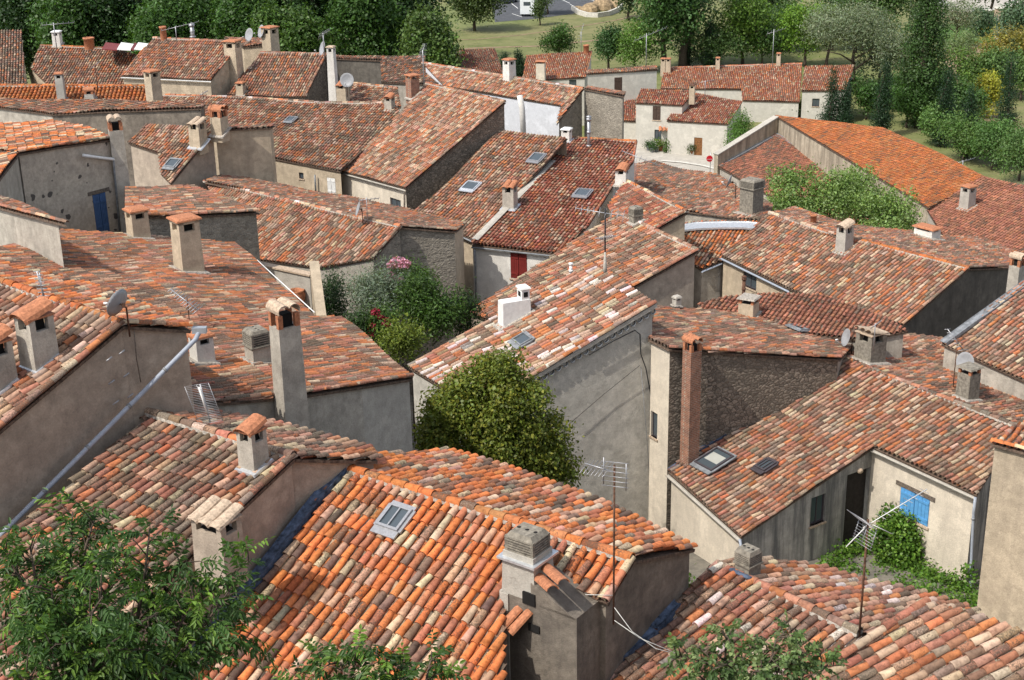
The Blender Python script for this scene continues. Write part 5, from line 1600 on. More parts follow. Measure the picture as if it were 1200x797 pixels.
# pale green bushes in front of the speckled barn roof
for i, (x, y, D, rx_, h, lab) in enumerate([(925,240,86,2.3,4.2,'pale green bush left, beside the concrete block stack'),(975,243,85,2.9,4.2,'pale green bush in the middle in front of the speckled barn roof'),
                                      (1040,262,82,2.6,3.2,'pale green bush on the right next to the fine red roof'),(1003,240,88,2.4,4.2,'taller pale green bush between the other barn bushes')]):
    q = PD((x, y), D); r = np.random.default_rng(400+i)
    base = V3(q[0], q[1], terr(q[0], q[1])); root = thing('bush', base, lab, 'bush', 'bushes by the barn')
    trunk_mesh(base, q+ZU*.8, .08, root, r, 5, V3(rx_, rx_, h*.5))
    lb = lobes_in(q+ZU*.2, V3(rx_, rx_*.8, h*.42), 9, r, (.34, .5))
    for j in range(14):
        a = r.random()*6.28; e = V3(math.cos(a)*rx_*.8*r.random(), math.sin(a)*rx_*.6*r.random(), 0)
        lb.append((q+e+ZU*(h*.30+r.random()*.5), V3(.22, .22, .75)))
    foliage('crown', 'leaf', lb, 7200, .17, (.165, .25, .065), root, seed=420+i, sprig=5, aspect=.6, var=.18, col2=(.19, .27, .10), f2=.22)
# the round evergreen before the tall grey gable
q = PD((583, 500), 42.5); base = V3(q[0], q[1], terr(q[0], q[1])); r = np.random.default_rng(7)
root = thing('round_tree', base, 'round olive green tree in front of the tall grey gable wall', 'tree')
trunk_mesh(base, q+ZU*.5, .16, root, r, 7, V3(2.2, 2.0, 2))
lb = [(q+V3(*o), V3(*s)) for o, s in [((-.35,0,1.35),(1.15,1.1,.9)),((.45,-.1,.95),(1.2,1.1,.95)),((-1.15,0,.55),(1.05,1.1,.95)),((1.15,0,-.25),(1.15,1.1,1.0)),((1.5,.1,-1.15),(.95,1,.9)),((-.3,-.6,.2),(1.2,1,1)),((-1.35,0,-.6),(1.05,1,1.0)),((.2,-.7,-.8),(1.2,1,1)),((-.6,-.3,-1.5),(1.3,1.1,1.1)),((1.1,-.2,-1.9),(1.2,1.1,1.0)),((-1.7,.1,.0),(.7,.8,.7)),((0,0,-2.6),(1.8,1.3,1.2)),((.2,0,1.75),(.75,.8,.55)),((1.85,0,-2.1),(.8,.8,.9)),((-1.9,0,-.9),(.6,.7,.6))]]
lb2 = []
for c_, s_ in lb:
    lb2.append((c_, s_*.74))
    for j in range(11):
        d_ = r.normal(size=3); d_ /= np.linalg.norm(d_); d_[2] = abs(d_[2])*.8+d_[2]*.2
        lb2.append((c_+d_*s_*.82, V3(.36, .36, .28)*r.uniform(.6, 1.35)))
foliage('crown', 'leaf', lb2, 60000, .125, (.115, .148, .023), root, seed=9, sprig=8, aspect=.6, var=.17, col2=(.20, .205, .03), f2=.25, shell=.8, up=.4)

# flowering garden between the houses
def shrub(label, px, D, R_, n, size, col, seed, flowers=None, fcol=(.6, .2, .35), fn=0, col2=None, aspect=.35, name='shrub', fpx=None, h=None, group='garden shrubs'):
    q = PD(px, D); r = np.random.default_rng(seed)
    base = V3(q[0], q[1], min(q[2]-R_[2]*.8, terr(q[0], q[1]))) if h is None else V3(q[0], q[1], q[2]-h)
    root = thing(name, base, label, 'shrub', group)
    trunk_mesh(base, q, .05, root, r, 6, V3(*R_))
    lb = lobes_in(q, V3(*R_), 12, r, (.34, .5))
    foliage('leaves', 'leaf', lb, n, size, col, root, seed=seed, sprig=5, aspect=aspect, var=.2, col2=col2)
    if fn:
        for i, (p, s) in enumerate(fpx): foliage('flower_head', 'leaf', [(PD(p, D-R_[1]*.8), V3(s, s*.6, s*.8))], fn//len(fpx), .11, fcol, root, seed=seed+1+i, aspect=.9, var=.18)
    return root
shrub('silvery blue green shrub in the flowering garden', (440,345), 57, (1.75,1.4,1.35), 9000, .16, (.15,.19,.13), 500, aspect=.22)
shrub('dark green bush at the left side of the flowering garden', (392,352), 58, (.95,1.1,1.7), 5000, .13, (.026,.055,.016), 501)
shrub('tall leafy green oleander with a pink flower head against the rubble gable', (478,335), 58.5, (1.0,.9,1.5), 5000, .17, (.060,.105,.022), 502, fcol=(.55,.27,.38), fn=520, fpx=[((467,308),.36),((474,309),.26),((459,311),.2),((458,325),.28),((468,327),.2)])
shrub('broad green oleander right of the silvery shrub', (505,362), 56, (1.7,1.3,1.5), 9000, .16, (.050,.098,.017), 503)
shrub('dark bush at the right corner of the flowering garden', (538,372), 57, (.95,1,1.4), 3600, .14, (.028,.055,.016), 504)
shrub('low bush carrying red flowers in the flowering garden', (445,384), 54, (1.0,.8,1.1), 3600, .15, (.060,.115,.02), 505, fcol=(.34,.03,.06), fn=300, fpx=[((440,366),.2),((453,378),.26),((436,383),.18),((446,372),.12),((436,392),.16)])
shrub('yellow green bush at the near edge of the flowering garden', (470,397), 52.5, (1.2,.9,.8), 3600, .15, (.13,.17,.025), 506)
shrub('dark green filler bush below the silvery shrub', (415,392), 53.5, (1.1,.9,1.0), 3200, .15, (.034,.066,.018), 507)

# ivy over the foot of the house with blue shutters
q = on_edge('O', 3, (1060, 690), .5); base = V3(q[0], q[1], terr(q[0], q[1])); r = np.random.default_rng(31)
root = thing('ivy', base, 'thick green ivy climbing beside the blue shutters and along the wall foot', 'climbing plant')
lb = []
for x, y, e, o, s in [(1045,612,3,.25,.42),(1058,618,3,.3,.42),(1035,628,3,.35,.5),(1062,635,3,.3,.45),(1025,648,4,.4,.5),(1048,652,3,.5,.6),(1064,655,3,.4,.5),(1005,648,4,.35,.42),(990,655,4,.35,.42),(978,660,4,.3,.32),(1010,668,4,.6,.6),(1035,675,3,.7,.65),(1060,680,3,.6,.6),(1082,680,3,.5,.5),(1095,688,3,.5,.5),(1112,690,3,.5,.45),(1128,697,3,.45,.45),(1138,705,3,.4,.4),(1118,705,3,.6,.5),(1095,705,3,.7,.5),(1040,603,3,.2,.25),(1068,645,3,.25,.3),(1090,700,3,1.0,.5),(1110,708,3,1.1,.5),(1130,714,3,1.0,.5),(1148,716,3,.9,.45),(1070,692,3,1.0,.5),(1120,722,3,1.5,.6),(1145,728,3,1.3,.6),(1095,716,3,1.5,.6),(990,672,4,.9,.5),(1012,682,3,1.3,.6),(1040,690,3,1.4,.6),(1060,700,3,1.6,.6),(1020,696,3,2.0,.6),(1080,706,3,1.8,.6),(1045,704,3,2.3,.6),(1000,684,4,1.6,.55),(972,668,4,.7,.4),(1136,672,3,.15,.22),(1070,628,3,.2,.22)]:
    p = on_edge('O', e, (x, y), o); lb.append((p, V3(s, s*.6, s)))
trunk_mesh(base, q+ZU*.4, .06, root, r, 5, V3(.8, .2, .8))
foliage('leaves', 'leaf', lb, 34000, .105, (.075, .155, .02), root, seed=32, sprig=4, aspect=.85, var=.22, col2=(.15, .26, .035), f2=.2, shell=.6)
shrub('small green bush in the gap behind the sooty end wall', (788,690), 30.5, (.55,.5,.6), 1300, .10, (.085,.15,.025), 510, aspect=.7, name='bush', group='garden shrubs')
# ------------------------------------------------------------------ near branches (a tree below the viewpoint)
def compound_leaves(name, specs, root, mat, seed, pairs=(4, 6), ll=.085, lw=.030, rach=.26, cols=None, simple=False):
    """specs: (point, direction); builds pinnate leaves (or sprigs of simple leaves) as one mesh"""
    r = np.random.default_rng(seed); V = []; F = []; Cc = []; n = 0
    for p, d in specs:
        d = unit(d); L = rach*r.uniform(.7, 1.15); np_ = r.integers(pairs[0], pairs[1]+1)
        side = unit(np.cross(d, ZU)+r.normal(size=3)*.25); side = unit(side-d*np.dot(side, d)); up = np.cross(side, d)
        if up[2] < 0: up = -up
        base_c = cols[r.integers(len(cols))]*r.normal(1, .18)
        droop = r.uniform(.1, .5)
        for i in range(np_+1):
            f = (i+.8)/(np_+.8); q = p+d*L*f-ZU*L*droop*f*f
            for sg in ((-1, 1) if i < np_ else (0,)):
                dd = unit(d*(.55 if sg else 1)+side*sg*.8-ZU*(.25+droop*.5)+r.normal(size=3)*.16)
                l = ll*r.uniform(.75, 1.2)*(1 if not simple else .9); w = lw*r.uniform(.85, 1.2)
                nrm = unit(up+r.normal(size=3)*.35); b = unit(np.cross(nrm, dd)); nn = np.cross(dd, b)
                V += [q, q+dd*l*.3+b*w*.5+nn*w*.16, q+dd*l*.68+b*w*.42+nn*w*.10-ZU*l*.05, q+dd*l-ZU*l*.16, q+dd*l*.68-b*w*.42+nn*w*.10-ZU*l*.05, q+dd*l*.3-b*w*.5+nn*w*.16]
                F += [(n, n+1, n+2, n+3), (n, n+3, n+4, n+5)]
                c = np.clip(np.array(base_c)*r.normal(1, .12), .005, .6); Cc += [[*c, 1]]*6; n += 6
    V = np.array(V)-LOC[root.name]
    me = fast_mesh(name, V, F, Cc, M[mat]); o = bpy.data.objects.new(name, me); COL.objects.link(o); o.parent = root
    return o

def near_tree(label, trunk_px, D, tips, cols, seed, name='ash_tree', ll=.085, lw=.030, rach=.26, dens=16, pairs=(4, 6), reach=.42, tr=.07, simple=False, jitD=.8):
    r = np.random.default_rng(seed)
    b = PD(trunk_px, D); base = V3(b[0], b[1], terr(b[0], b[1])); root = thing(name, base, label, 'tree')
    wood = MB(); specs = []
    fork = b
    wood.tube([base-ZU*.3, (base+fork)/2+V3(.1, 0, 0), fork], [tr*1.8, tr*1.4, tr], 8)
    for tx, ty, dd in tips:
        e = PD((tx, ty), D+dd); mid = (fork+e)/2+V3(0, 0, .25)+r.normal(size=3)*.12
        pts = [fork, fork*.6+mid*.4+r.normal(size=3)*.03, mid, mid*.5+e*.5+ZU*.10+r.normal(size=3)*.04, e]
        wood.tube(pts, [tr*.55, tr*.42, tr*.3, tr*.2, tr*.1], 6)
        ln = np.linalg.norm(e-fork)
        K = max(5, int(dens*ln))
        for k in range(K):
            f = .30+.70*(k+r.random())/K
            i = min(int(f*4), 3); q = pts[i]+(pts[i+1]-pts[i])*(f*4-i)
            tdir = unit(pts[i+1]-pts[i]); a = r.random()*6.28
            s1 = unit(np.cross(tdir, ZU)); s2 = np.cross(s1, tdir)
            out = unit(s1*math.cos(a)+s2*math.sin(a)*.7+tdir*.5)
            L = reach*r.uniform(.15, 1)*(1.15-f*.5); tw = q+out*L+ZU*L*.15
            wood.tube([q, (q+tw)/2+ZU*.02, tw], [.008, .006, .003], 4)
            for j in range(3):
                specs.append((q+(tw-q)*r.uniform(.45, 1), unit(out+r.normal(size=3)*.55-ZU*.05)))
    wood.build('trunk', M['bark'], root)
    compound_leaves('leaves', specs, root, 'leaf', seed+1, pairs, ll, lw, rach, cols, simple)
    return root
ASH = [np.array(c) for c in [(.048, .10, .020), (.036, .080, .018), (.062, .122, .024), (.115, .20, .03), (.042, .09, .02)]]
near_tree('leafy ash tree with drooping feathered leaves filling the bottom left corner', (110, 900), 11.0,
          [(35,640,.3),(110,610,.6),(175,625,.2),(60,690,-.4),(225,655,.4),(270,690,.1),(295,655,.5),(10,720,-.5),(120,700,-.6),(185,720,-.3),(250,750,-.2),(150,660,.7),(5,650,.2),(60,760,-.8),(200,790,-.5),(285,735,.3),(130,770,-.9),(20,790,-.9),(85,600,.9),(230,700,.0),(160,760,-.6),(100,660,0.1)], ASH, 900, ll=.076, lw=.025, rach=.24, dens=9.5)
near_tree('ash shoot tips poking up at the bottom edge in front of the vivid orange tiles', (445, 900), 10.5,
          [(385,778,.2),(415,772,.1),(440,768,0),(480,782,.2),(512,775,.3),(350,795,.2),(460,800,-.2),(400,805,-.1)], ASH, 910, ll=.072, lw=.027, rach=.2, dens=10, reach=.26, tr=.04)
OAK = [np.array(c) for c in [(.075, .125, .035), (.055, .10, .028), (.11, .165, .055), (.16, .21, .08)]]
near_tree('small leaved young tree at the bottom edge in front of the pink and cream tiles', (880, 900), 11.5,
          [(790,770,.1),(815,755,.2),(850,745,.1),(870,770,-.1),(905,760,.2),(930,742,.3),(960,765,.2),(985,780,.2),(835,785,-.2),(920,790,-.2),(880,790,-.3),(925,735,.3),(945,785,-.1),(805,790,0)], OAK, 920, name='young_tree', ll=.055, lw=.034, rach=.15, dens=8.5, pairs=(3, 4), reach=.24, tr=.04, simple=True)
# ------------------------------------------------------------------ ground and the valley behind
def m_ground():
    m, nt, b = newmat('ground'); tc = N(nt, 'ShaderNodeTexCoord'); co = tc.outputs['Object']
    n1 = noise(nt, co, .035, 6, .6); n2 = noise(nt, co, .35, 6, .7); n3 = noise(nt, co, 3, 4, .7)
    mp = N(nt, 'ShaderNodeMapping'); mp.inputs['Scale'].default_value = (.03, .4, 1); nt.links.new(co, mp.inputs['Vector'])
    n4 = noise(nt, mp.outputs[0], 1, 4, .6)
    c = mixc(nt, rampn(nt, n1, [(.38, (0, 0, 0)), (.62, (1, 1, 1))]).outputs[0], (.145, .165, .055), (.185, .175, .075))
    c = mixc(nt, rampn(nt, n2, [(.45, (0, 0, 0)), (.7, (1, 1, 1))]).outputs[0], c, (.085, .108, .03))
    c = mixc(nt, rampn(nt, n4, [(.55, (0, 0, 0)), (.68, (.6, .6, .6))]).outputs[0], c, (.19, .16, .085))
    c = mixc(nt, .5, c, rampn(nt, n3, [(.3, (.7, .7, .7)), (.7, (1.3, 1.3, 1.3))]).outputs[0], 'MULTIPLY')
    sx = N(nt, 'ShaderNodeSeparateXYZ'); nt.links.new(co, sx.inputs[0])
    vil = rampn(nt, mathn(nt, 'DIVIDE', sx.outputs[1], 200.0), [(.58, (1, 1, 1)), (.62, (0, 0, 0))]).outputs[0]
    c = mixc(nt, vil, c, mixc(nt, rampn(nt, n3, [(.4, (0, 0, 0)), (.6, (1, 1, 1))]).outputs[0], (.20, .18, .145), (.13, .12, .10)))
    nt.links.new(c, b.inputs['Base Color']); return m
M['ground'] = m_ground()
M['asphalt'] = m_plain('asphalt', (.075, .078, .085), .9, 0, .2, 1.2)
M['paving'] = m_plaster('street_paving', (.40, .37, .32), (.28, .26, .23), .4, .7, .6, .0, .8)
M['earth'] = m_plain('bare_earth', (.27, .19, .12), .95, 0, .25, .8)
M['lawn'] = m_plain('lawn', (.065, .135, .024), .95, 0, .25, 1.5)
M['kerb'] = m_plain('pale_stone', (.55, .52, .46), .9, 0, .15, 3)
M['boulder'] = m_plain('boulder', (.33, .24, .14), .95, 0, .35, 2)
M['greenfence'] = m_plain('green_fence', (.03, .13, .11), .6, 0, .1, 3)
M['carpaint'] = m_plain('dark_car_paint', (.035, .04, .05), .3, .2, .05, 2, .6)
M['vanwhite'] = m_plain('van_white', (.66, .68, .68), .35, 0, .05, 2, .5)
M['rubber'] = m_plain('rubber', (.015, .015, .015), .9)
M['signred'] = m_plain('sign_red', (.42, .012, .02), .45, 0, .04, 4)
xs = np.concatenate([np.linspace(-900, -80, 12), np.linspace(-70, 70, 36), np.linspace(80, 900, 12)])
ys = np.concatenate([np.linspace(-60, 0, 6), np.arange(2, 150, 2.0), np.linspace(155, 300, 20), np.linspace(330, 1800, 14)])
V = [(x, y, terr(x, y)) for y in ys for x in xs]; nx = len(xs)
F = [(j*nx+i, j*nx+i+1, (j+1)*nx+i+1, (j+1)*nx+i) for j in range(len(ys)-1) for i in range(nx-1)]
mb = MB(); mb.add(V, F, 0, None, True)
g = mb.build('ground', M['ground'], None); g['kind'] = 'structure'
def sheet(name, pxs, mat, z=.02, kind='structure'):
    P = [pz(p, z) for p in pxs]; mb = MB(); mb.add(P, tess([[(p[0], p[1]) for p in P]])); o = mb.build(name, M[mat], None); o['kind'] = kind; return o
def ribbon(name, pxs, mat, w, z=.03):
    P = [pz(p, z) for p in pxs]; V = []; F = []
    for i, p in enumerate(P):
        t = unit(P[min(i+1, len(P)-1)]-P[max(i-1, 0)]); s = V3(-t[1], t[0], 0)*w*.5; V += [p-s, p+s]
        if i: F.append((2*i-2, 2*i, 2*i+1, 2*i-1))
    mb = MB(); mb.add(V, F); o = mb.build(name, M[mat], None); o['kind'] = 'structure'; return o
sheet('street', [(715,205),(728,165),(800,170),(925,176),(935,206),(840,212)], 'paving', .03)
ribbon('kerb', [(775,188),(800,190),(825,194),(848,200)], 'kerb', .5, .10)
sheet('car_park', [(572,-22),(580,26),(628,22),(672,16),(700,6),(745,-14),(720,-30)], 'asphalt', .02)
sheet('road', [(-30,8),(-30,44),(20,38),(50,22),(60,-10),(20,-12)], 'asphalt', .02)
sheet('road', [(1085,-20),(1085,12),(1130,16),(1215,6),(1215,-20)], 'paving', .02)
for i, (a, b) in enumerate([((600,16),(612,20)),((597,2),(607,10)),((668,5),(680,11)),((690,-2),(702,4)),((655,-2),(668,4))]): ribbon('parking_line', [a, b], 'whitepaint', .14, .035)
ribbon('path', [(515,60),(560,56),(630,54),(700,47),(745,45),(790,48)], 'earth', 1.0, .025)
ribbon('path', [(520,47),(560,46),(610,41),(660,34),(720,24),(745,18)], 'earth', .5, .03)
sheet('bare_soil', [(1105,84),(1128,78),(1150,92),(1120,103)], 'earth', .02)
sheet('bare_soil', [(1130,140),(1165,132),(1210,150),(1150,170)], 'earth', .022)
sheet('bare_soil', [(1100,58),(1160,50),(1175,66),(1150,82),(1110,80)], 'earth', .018)
sheet('lawn', [(1098,28),(1162,28),(1166,48),(1100,54)], 'lawn', .028)
sheet('bare_soil', [(1098,12),(1150,15),(1150,25),(1100,24)], 'earth', .024)

# curved white wall round boulders beside the car park
q = pz((700, 17), 0)
root = thing('low_wall', q, 'low curved white wall round tan boulders beside the car park', 'wall')
P = [pz(p, 0) for p in [(671,12),(678,17),(688,20),(700,20.5),(713,18.5),(723,14.5),(729,9)]]
mb = MB(); V = []; F = []
for i, p in enumerate(P):
    t = unit(P[min(i+1, 6)]-P[max(i-1, 0)]); s = V3(-t[1], t[0], 0)*.22
    V += [p-s-ZU*.2, p-s+ZU*.75, p+s+ZU*.75, p+s-ZU*.2]
    if i:
        o = 4*i-4
        F += [(o+k, o+k+1, o+k+5, o+k+4) for k in range(3)]
F += [(0, 1, 2, 3), (27, 26, 25, 24)]
mb.add(V, F); mb.build('coping', M['kerb'], root)
for i, (x, y, s) in enumerate([(690,14,1.7),(706,11,1.9),(720,9,1.3),(680,13,1.0)]):
    c = pz((x, y), 0); rr = np.random.default_rng(i); mb = MB()
    prof = [(.05, s*.95), (s*.55, s*.85), (s*.9, s*.5), (s, s*.15), (s*.95, -.2)]
    ax = np.eye(3)+rr.normal(0, .14, (3, 3)); mb.lathe(c, prof, 9, 0, ax, None, False)
    single(mb, 'boulder', [M['boulder']], c, ['middle left tan boulder inside the curved white wall', 'largest tan boulder inside the curved white wall', 'rightmost tan boulder inside the curved white wall', 'smallest tan boulder inside the curved white wall'][i], 'boulder', 'boulders by the car park')

def vehicle(name, label, px, az, L, W, H_, mat, van=False):
    c = pz(px, .03); root = thing(name, c, label, 'camper van' if van else 'car', 'parked vehicles' if not van else None)
    a = math.radians(az); ax = np.stack([V3(math.cos(a), math.sin(a), 0), V3(-math.sin(a), math.cos(a), 0), ZU], 1)
    T = lambda x, y, z: c+ax@V3(x, y, z)
    mb = MB()
    if van:
        prof = [(-L/2, .4), (-L/2, H_*.98), (-L/2+.2, H_), (L*.30, H_), (L*.40, H_*.93), (L*.36, H_*.66), (L*.44, H_*.44), (L*.5, H_*.36), (L*.5, .4)]
    else:
        prof = [(-L/2, .3), (-L/2, H_*.62), (L/2-.9, H_*.60), (L/2-.1, H_*.5), (L/2, .32)]
    m = len(prof); V = [T(x, -W/2, z) for x, z in prof]+[T(x, W/2, z) for x, z in prof]
    mb.add(V, [tuple(range(m)), tuple(range(2*m-1, m-1, -1))]+[(i, m+i, m+(i+1) % m, (i+1) % m) for i in range(m)])
    if not van: mb.box(T(-.25, 0, H_*.60), (L*.58, W*.9, H_*.40), ax, 0, (.66, .82))
    body = mb.build('body', M[mat], root)
    g_ = MB()
    if van:
        for x in (-.30, -.05): 
            for s in (-1, 1): g_.box(T(L*x, s*(W/2+.004), H_*.55), (L*.15, .02, H_*.18), ax)
        g_.box(T(-L/2-.005, 0, H_*.58), (.02, W*.5, H_*.2), ax)
        for s in (-1, 1): g_.box(T(L*.41, s*(W/2+.004), H_*.45), (L*.08, .02, H_*.16), ax)
    else:
        for s in (-1, 1): g_.box(T(-.25, s*W*.432, H_*.66), (L*.42, .03, H_*.24), ax, 0, (.75, 1))
        g_.box(T(-.25-L*.262, 0, H_*.65), (.05, W*.72, H_*.26), ax); g_.box(T(-.25+L*.262, 0, H_*.65), (.05, W*.72, H_*.26), ax)
    g_.build('window', M['glass'], root)
    for x in (-.32, .32):
        for s in (-1, 1):
            w_ = MB(); p = T(L*x, s*W*.44, .32); w_.tube([p-ax[:, 1]*.11, p+ax[:, 1]*.11], .32, 12); t_ = w_.build('wheel', M['rubber'], root)
            w_ = MB(); w_.tube([p-ax[:, 1]*.12, p+ax[:, 1]*.12], .17, 10); w_.build('rim', M['steel'], root, t_)
vehicle('camper_van', 'white camper van parked at the edge of the car park', (622,16.5), 78, 6.4, 2.4, 3.1, 'vanwhite', True)
vehicle('parked_car', 'dark parked car on the road at the upper left corner, lower one', (11,33), 20, 4.3, 1.8, 1.45, 'carpaint')
vehicle('parked_car', 'pale grey parked car on the road behind the dark one at upper left', (18,19), 15, 4.3, 1.8, 1.45, 'steel')
vehicle('parked_car', 'dark parked car at the top edge left of the white camper van', (596,3), 60, 4.3, 1.8, 1.45, 'carpaint')
vehicle('parked_car', 'white parked car at the top right near the gate pillars', (1097,8), 10, 4.3, 1.8, 1.45, 'vanwhite')

# no entry sign on the street corner
b = pz((832, 205), 0); root = thing('road_sign', b, 'red round no entry sign with a white bar on the street corner', 'road sign')
mb = MB(); mb.tube([b-ZU*.1, b+ZU*2.15], .035, 8); mb.build('post', M['steel'], root)
c = PD((831.5, 186), b[1]-.05); f = unit(V3(.0, -1, .12)); x = unit(np.cross(ZU, f)); y = np.cross(f, x); ax = np.stack([x, y, f], 1)
mb = MB(); mb.lathe(c, [(0.001, .02), (.29, .02), (.30, 0), (.29, -.02), (.001, -.02)], 24, 0, ax, None, False); d_ = mb.build('sign_disc', M['signred'], root)
mb = MB(); mb.box(c+f*.022-y*.065, (.42, .10, .012), np.stack([x, y, f], 1)@np.array([[1, 0, 0], [0, 0, 1], [0, 1, 0]]).T); mb.build('white_bar', M['whitepaint'], root, d_)
# pots and plants by the narrow house
def potplant(label, px, D, pw, ph, R_, col, n, seed, name='potted_plant', mat='clay', ball=False):
    b = PD(px, D); b[2] = max(b[2], .03); root = thing(name, b, label, 'potted plant', 'potted plants on the far street')
    mb = MB(); mb.lathe(b, [(pw*.36, 0), (pw*.5, ph), (pw*.55, ph), (pw*.55, ph+.05), (pw*.45, ph+.05), (.01, ph)], 12); mb.build('pot', M[mat], root)
    foliage('leaves', 'leaf', [(b+ZU*(ph+R_*.7), V3(R_, R_, R_))] if ball else lobes_in(b+ZU*(ph+R_*.7), V3(R_, R_, R_*1.1), 6, np.random.default_rng(seed), (.4, .6)), n, .12, col, root, seed=seed, aspect=.6, sprig=4)
potplant('round clipped shrub in a pot left of the brown door', (811,188), 136.9, .5, .35, .42, (.075,.11,.03), 900, 600, ball=True)
for i, (x, y, R_, c, lab) in enumerate([(764,179,.45,(.05,.1,.03),'leftmost dark pot plant by the narrow street house'),(769,180,.5,(.11,.19,.03),'bright leafy pot plant by the narrow street house'),(774,181,.4,(.14,.17,.05),'pot plant with reddish pot nearest the corner of the narrow street house'),(760,176,.35,(.04,.08,.025),'small dark pot plant farthest left of the narrow street house')]):
    potplant(lab, (x, y), 138.2+.3*i, .45, .4, R_, c, 420, 610+i, mat='clay' if i == 2 else 'lead')
shrub('narrow green climber on the corner of the cream house on the far street', (782.5,176), 138, (.32,.3,1.3), 1200, .13, (.075,.13,.03), 620, name='climber', h=1.5, aspect=.7, group='potted plants on the far street')
# terrace wall with a clay pot beside the garden
b = PD((335, 308), 58); b0 = V3(b[0], b[1], b[2]-3.6)
root = thing('terrace_wall', b0, 'pale terrace wall with tiled pillar left of the flowering garden', 'wall')
a_, e_ = PD((296,308), 59), PD((364,305), 57); t = unit(V3(*(e_-a_)[:2], 0)); nn = V3(t[1], -t[0], 0)
ax = np.stack([t, -nn, ZU], 1); ln = np.linalg.norm((e_-a_)[:2])
mb = MB(); mb.box(V3(*((a_+e_)/2)[:2], min(a_[2], e_[2])-4), (ln, .25, 4), ax); mb.build('wall', M['palegrey'], root)
mb = MB(); mb.box(V3(*((a_+e_)/2)[:2], min(a_[2], e_[2])), (ln+.1, .4, .07), ax); mb.build('coping', M['claypale'], root)
mb = MB(); mb.box(V3(*((a_+e_)/2)[:2], min(a_[2], e_[2])-1.55)+nn*.9, (ln, 2.1, .12), ax); mb.build('terrace_floor', M['tan'], root)
mb = MB(); q0, q1 = PD((368,306), 56.5), PD((377,372), 53.5)
t2 = unit(q1-q0); sd2 = unit(V3(-t2[1], t2[0], 0))*.2; mb.add([q0-sd2, q0+sd2, q1+sd2, q1-sd2]+[q-ZU*3 for q in (q0-sd2, q0+sd2, q1+sd2, q1-sd2)], [(0, 1, 2, 3), (7, 6, 5, 4), (0, 4, 5, 1), (1, 5, 6, 2), (2, 6, 7, 3), (3, 7, 4, 0)]); mb.build('sloping_wall', M['tan'], root)
mb = MB(); tz = min(a_[2], e_[2])-1.43
p = PD((347,330), 57.0); p[2] = tz
mb.lathe(p, [(.2, 0), (.32, .35), (.36, .6), (.30, .72), (.34, .8), (.27, .8), (.25, .5)], 14)
single(mb, 'flower_pot', [M['clay']], p, 'tall clay flower pot on the terrace left of the garden', 'flower pot')
# fence, gate pillars and lamp at the upper right corner
b = pz((1166, 50), 0); root = thing('net_fence', b, 'tall green net fence at the upper right corner', 'fence')
Pf = [pz(p, 0) for p in [(1163,47),(1176,60),(1192,75)]]+[pz((1215,44), 0)]
Pf = [pz((1192,72), 0), pz((1166,46), 0), pz((1215,42), 0)]
for i in range(2):
    p0, p1 = Pf[i], Pf[i+1]; K = 5
    for k in range(K+1):
        q = p0+(p1-p0)*k/K; mb = MB(); mb.tube([q-ZU*.2, q+ZU*3.4], .05, 6); mb.build('fence_post', M['greenfence'], root)
    mb = MB()
    for k in range(26):
        q = p0+(p1-p0)*k/25; mb.tube([q, q+ZU*3.3], .014, 3)
    for k in range(12): mb.tube([p0+ZU*(.1+k*.29), p1+ZU*(.1+k*.29)], .014, 3)
    mb.build('netting', M['greenfence'], root)
p0, p1 = Pf[0], Pf[1]; t = unit(p1-p0); mb = MB(); mb.box((p0+p1)/2-ZU*.1, (np.linalg.norm(p1-p0), .3, .6), np.stack([t, V3(-t[1], t[0], 0), ZU], 1)); mb.build('base_wall', M['kerb'], root)
for x, y, lab in ((1156,27,'left stone gate pillar at the upper right corner'), (1169,24,'right stone gate pillar at the upper right corner')):
    q = pz((x, y), 0); root = thing('gate_pillar', q, lab, 'pillar', 'gate pillars')
    mb = MB(); mb.box(q-ZU*.2, (.9, .9, 2.1)); mb.build('shaft', M['claypale'], root); mb = MB(); mb.box(q+ZU*1.9, (1.15, 1.15, .25), None, 0, (.7, .7)); mb.build('cap', M['kerb'], root)
q = pz((1183, 46), 0); root = thing('lamp_post', q, 'grey lamp post rising out of the picture at the upper right corner', 'lamp post')
mb = MB(); mb.tube([q-ZU*.2, q+ZU*7.5], [.10, .06], 8); mb.build('post', M['steel'], root); mb = MB(); mb.box(q+ZU*7.5+V3(-.4, 0, 0), (1.0, .25, .12), None, 0, (.8, .6)); mb.build('lamp_head', M['lead'], root)
q = pz((1120, 14), 0); root = thing('iron_fence', q, 'thin iron fence along the road at the upper right', 'fence')
p0, p1 = pz((1086, 14), 0), pz((1150, 25), 0); mb = MB()
for k in range(14):
    p = p0+(p1-p0)*k/13; m2 = MB(); m2.tube([p, p+ZU*1.7], .03, 5); m2.build('fence_post', M['lead'], root)
for z in (.3, 1.0, 1.6): mb.tube([p0+ZU*z, p1+ZU*z], .018, 4)
mb.build('rails', M['lead'], root)
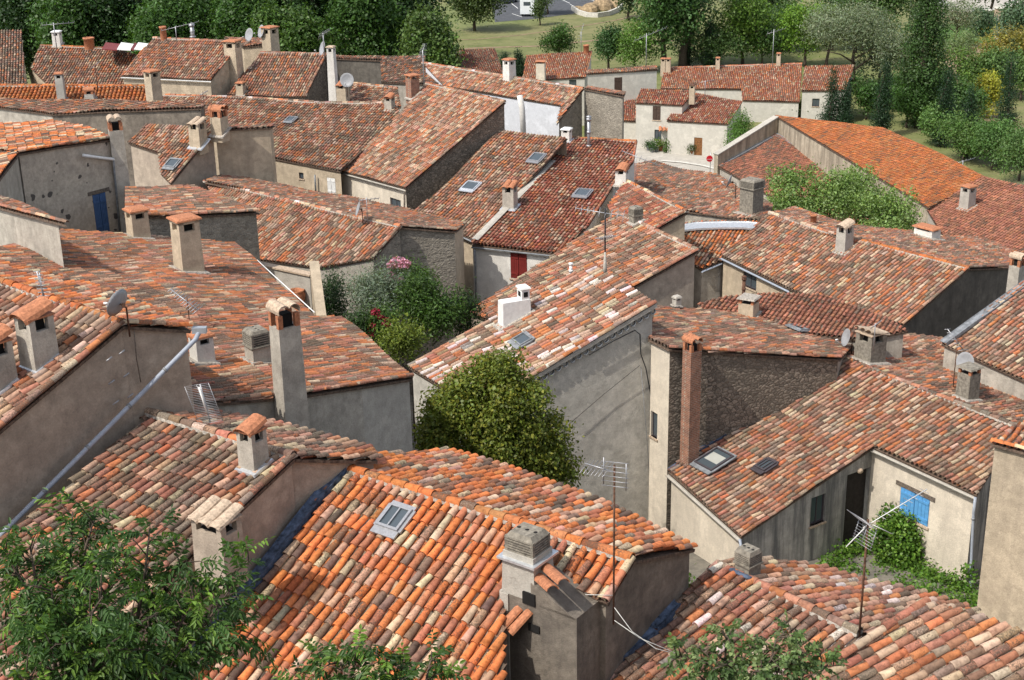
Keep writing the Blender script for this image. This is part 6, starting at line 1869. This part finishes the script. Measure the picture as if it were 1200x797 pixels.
# ------------------------------------------------------------------ camera, light
cam = bpy.data.cameras.new('camera'); co = bpy.data.objects.new('camera', cam); COL.objects.link(co)
cam.sensor_width = 36; cam.lens = 36*CF/CW; cam.clip_end = 4000; cam.clip_start = .3
fx = unit(ray((CW/2, CH/2)))
rx = unit(ray((CW/2+100, CH/2))-fx*np.dot(ray((CW/2+100, CH/2)), fx))
ux = np.cross(rx, fx)
mw = Matrix(((rx[0], ux[0], -fx[0], 0), (rx[1], ux[1], -fx[1], 0), (rx[2], ux[2], -fx[2], CZ), (0, 0, 0, 1)))
co.matrix_world = mw
SC.camera = co
SUN_AZ, SUN_EL = math.radians(216), math.radians(52)    # direction towards the sun (angle from +X)
w = bpy.data.worlds.new('World'); SC.world = w; w.use_nodes = True
nt = w.node_tree
sky = nt.nodes.new('ShaderNodeTexSky'); sky.sky_type = 'NISHITA'; sky.sun_disc = False
sky.sun_elevation = SUN_EL; sky.sun_rotation = math.radians(90)-SUN_AZ
sky.dust_density = 1.6
bg = nt.nodes['Background']; bg.inputs['Strength'].default_value = .15
bw = nt.nodes.new('ShaderNodeRGBToBW'); nt.links.new(sky.outputs[0], bw.inputs[0])
mxs = nt.nodes.new('ShaderNodeMix'); mxs.data_type = 'RGBA'; mxs.inputs[0].default_value = .6     # thin white cloud over the blue
nt.links.new(sky.outputs[0], mxs.inputs[6]); nt.links.new(bw.outputs[0], mxs.inputs[7])
nt.links.new(mxs.outputs[2], bg.inputs['Color'])
sl = bpy.data.lights.new('sun', 'SUN'); sl.energy = 2.3; sl.angle = math.radians(.53); sl.color = (1, .95, .87)
so = bpy.data.objects.new('sun', sl); COL.objects.link(so)
sd = Vector((math.cos(SUN_AZ)*math.cos(SUN_EL), math.sin(SUN_AZ)*math.cos(SUN_EL), math.sin(SUN_EL)))
so.rotation_euler = sd.to_track_quat('Z', 'Y').to_euler(); so.location = (-60, -20, 80)
SC.view_settings.view_transform = 'Standard'; SC.view_settings.look = 'None'
SC.view_settings.exposure = 1.0; SC.view_settings.gamma = 1
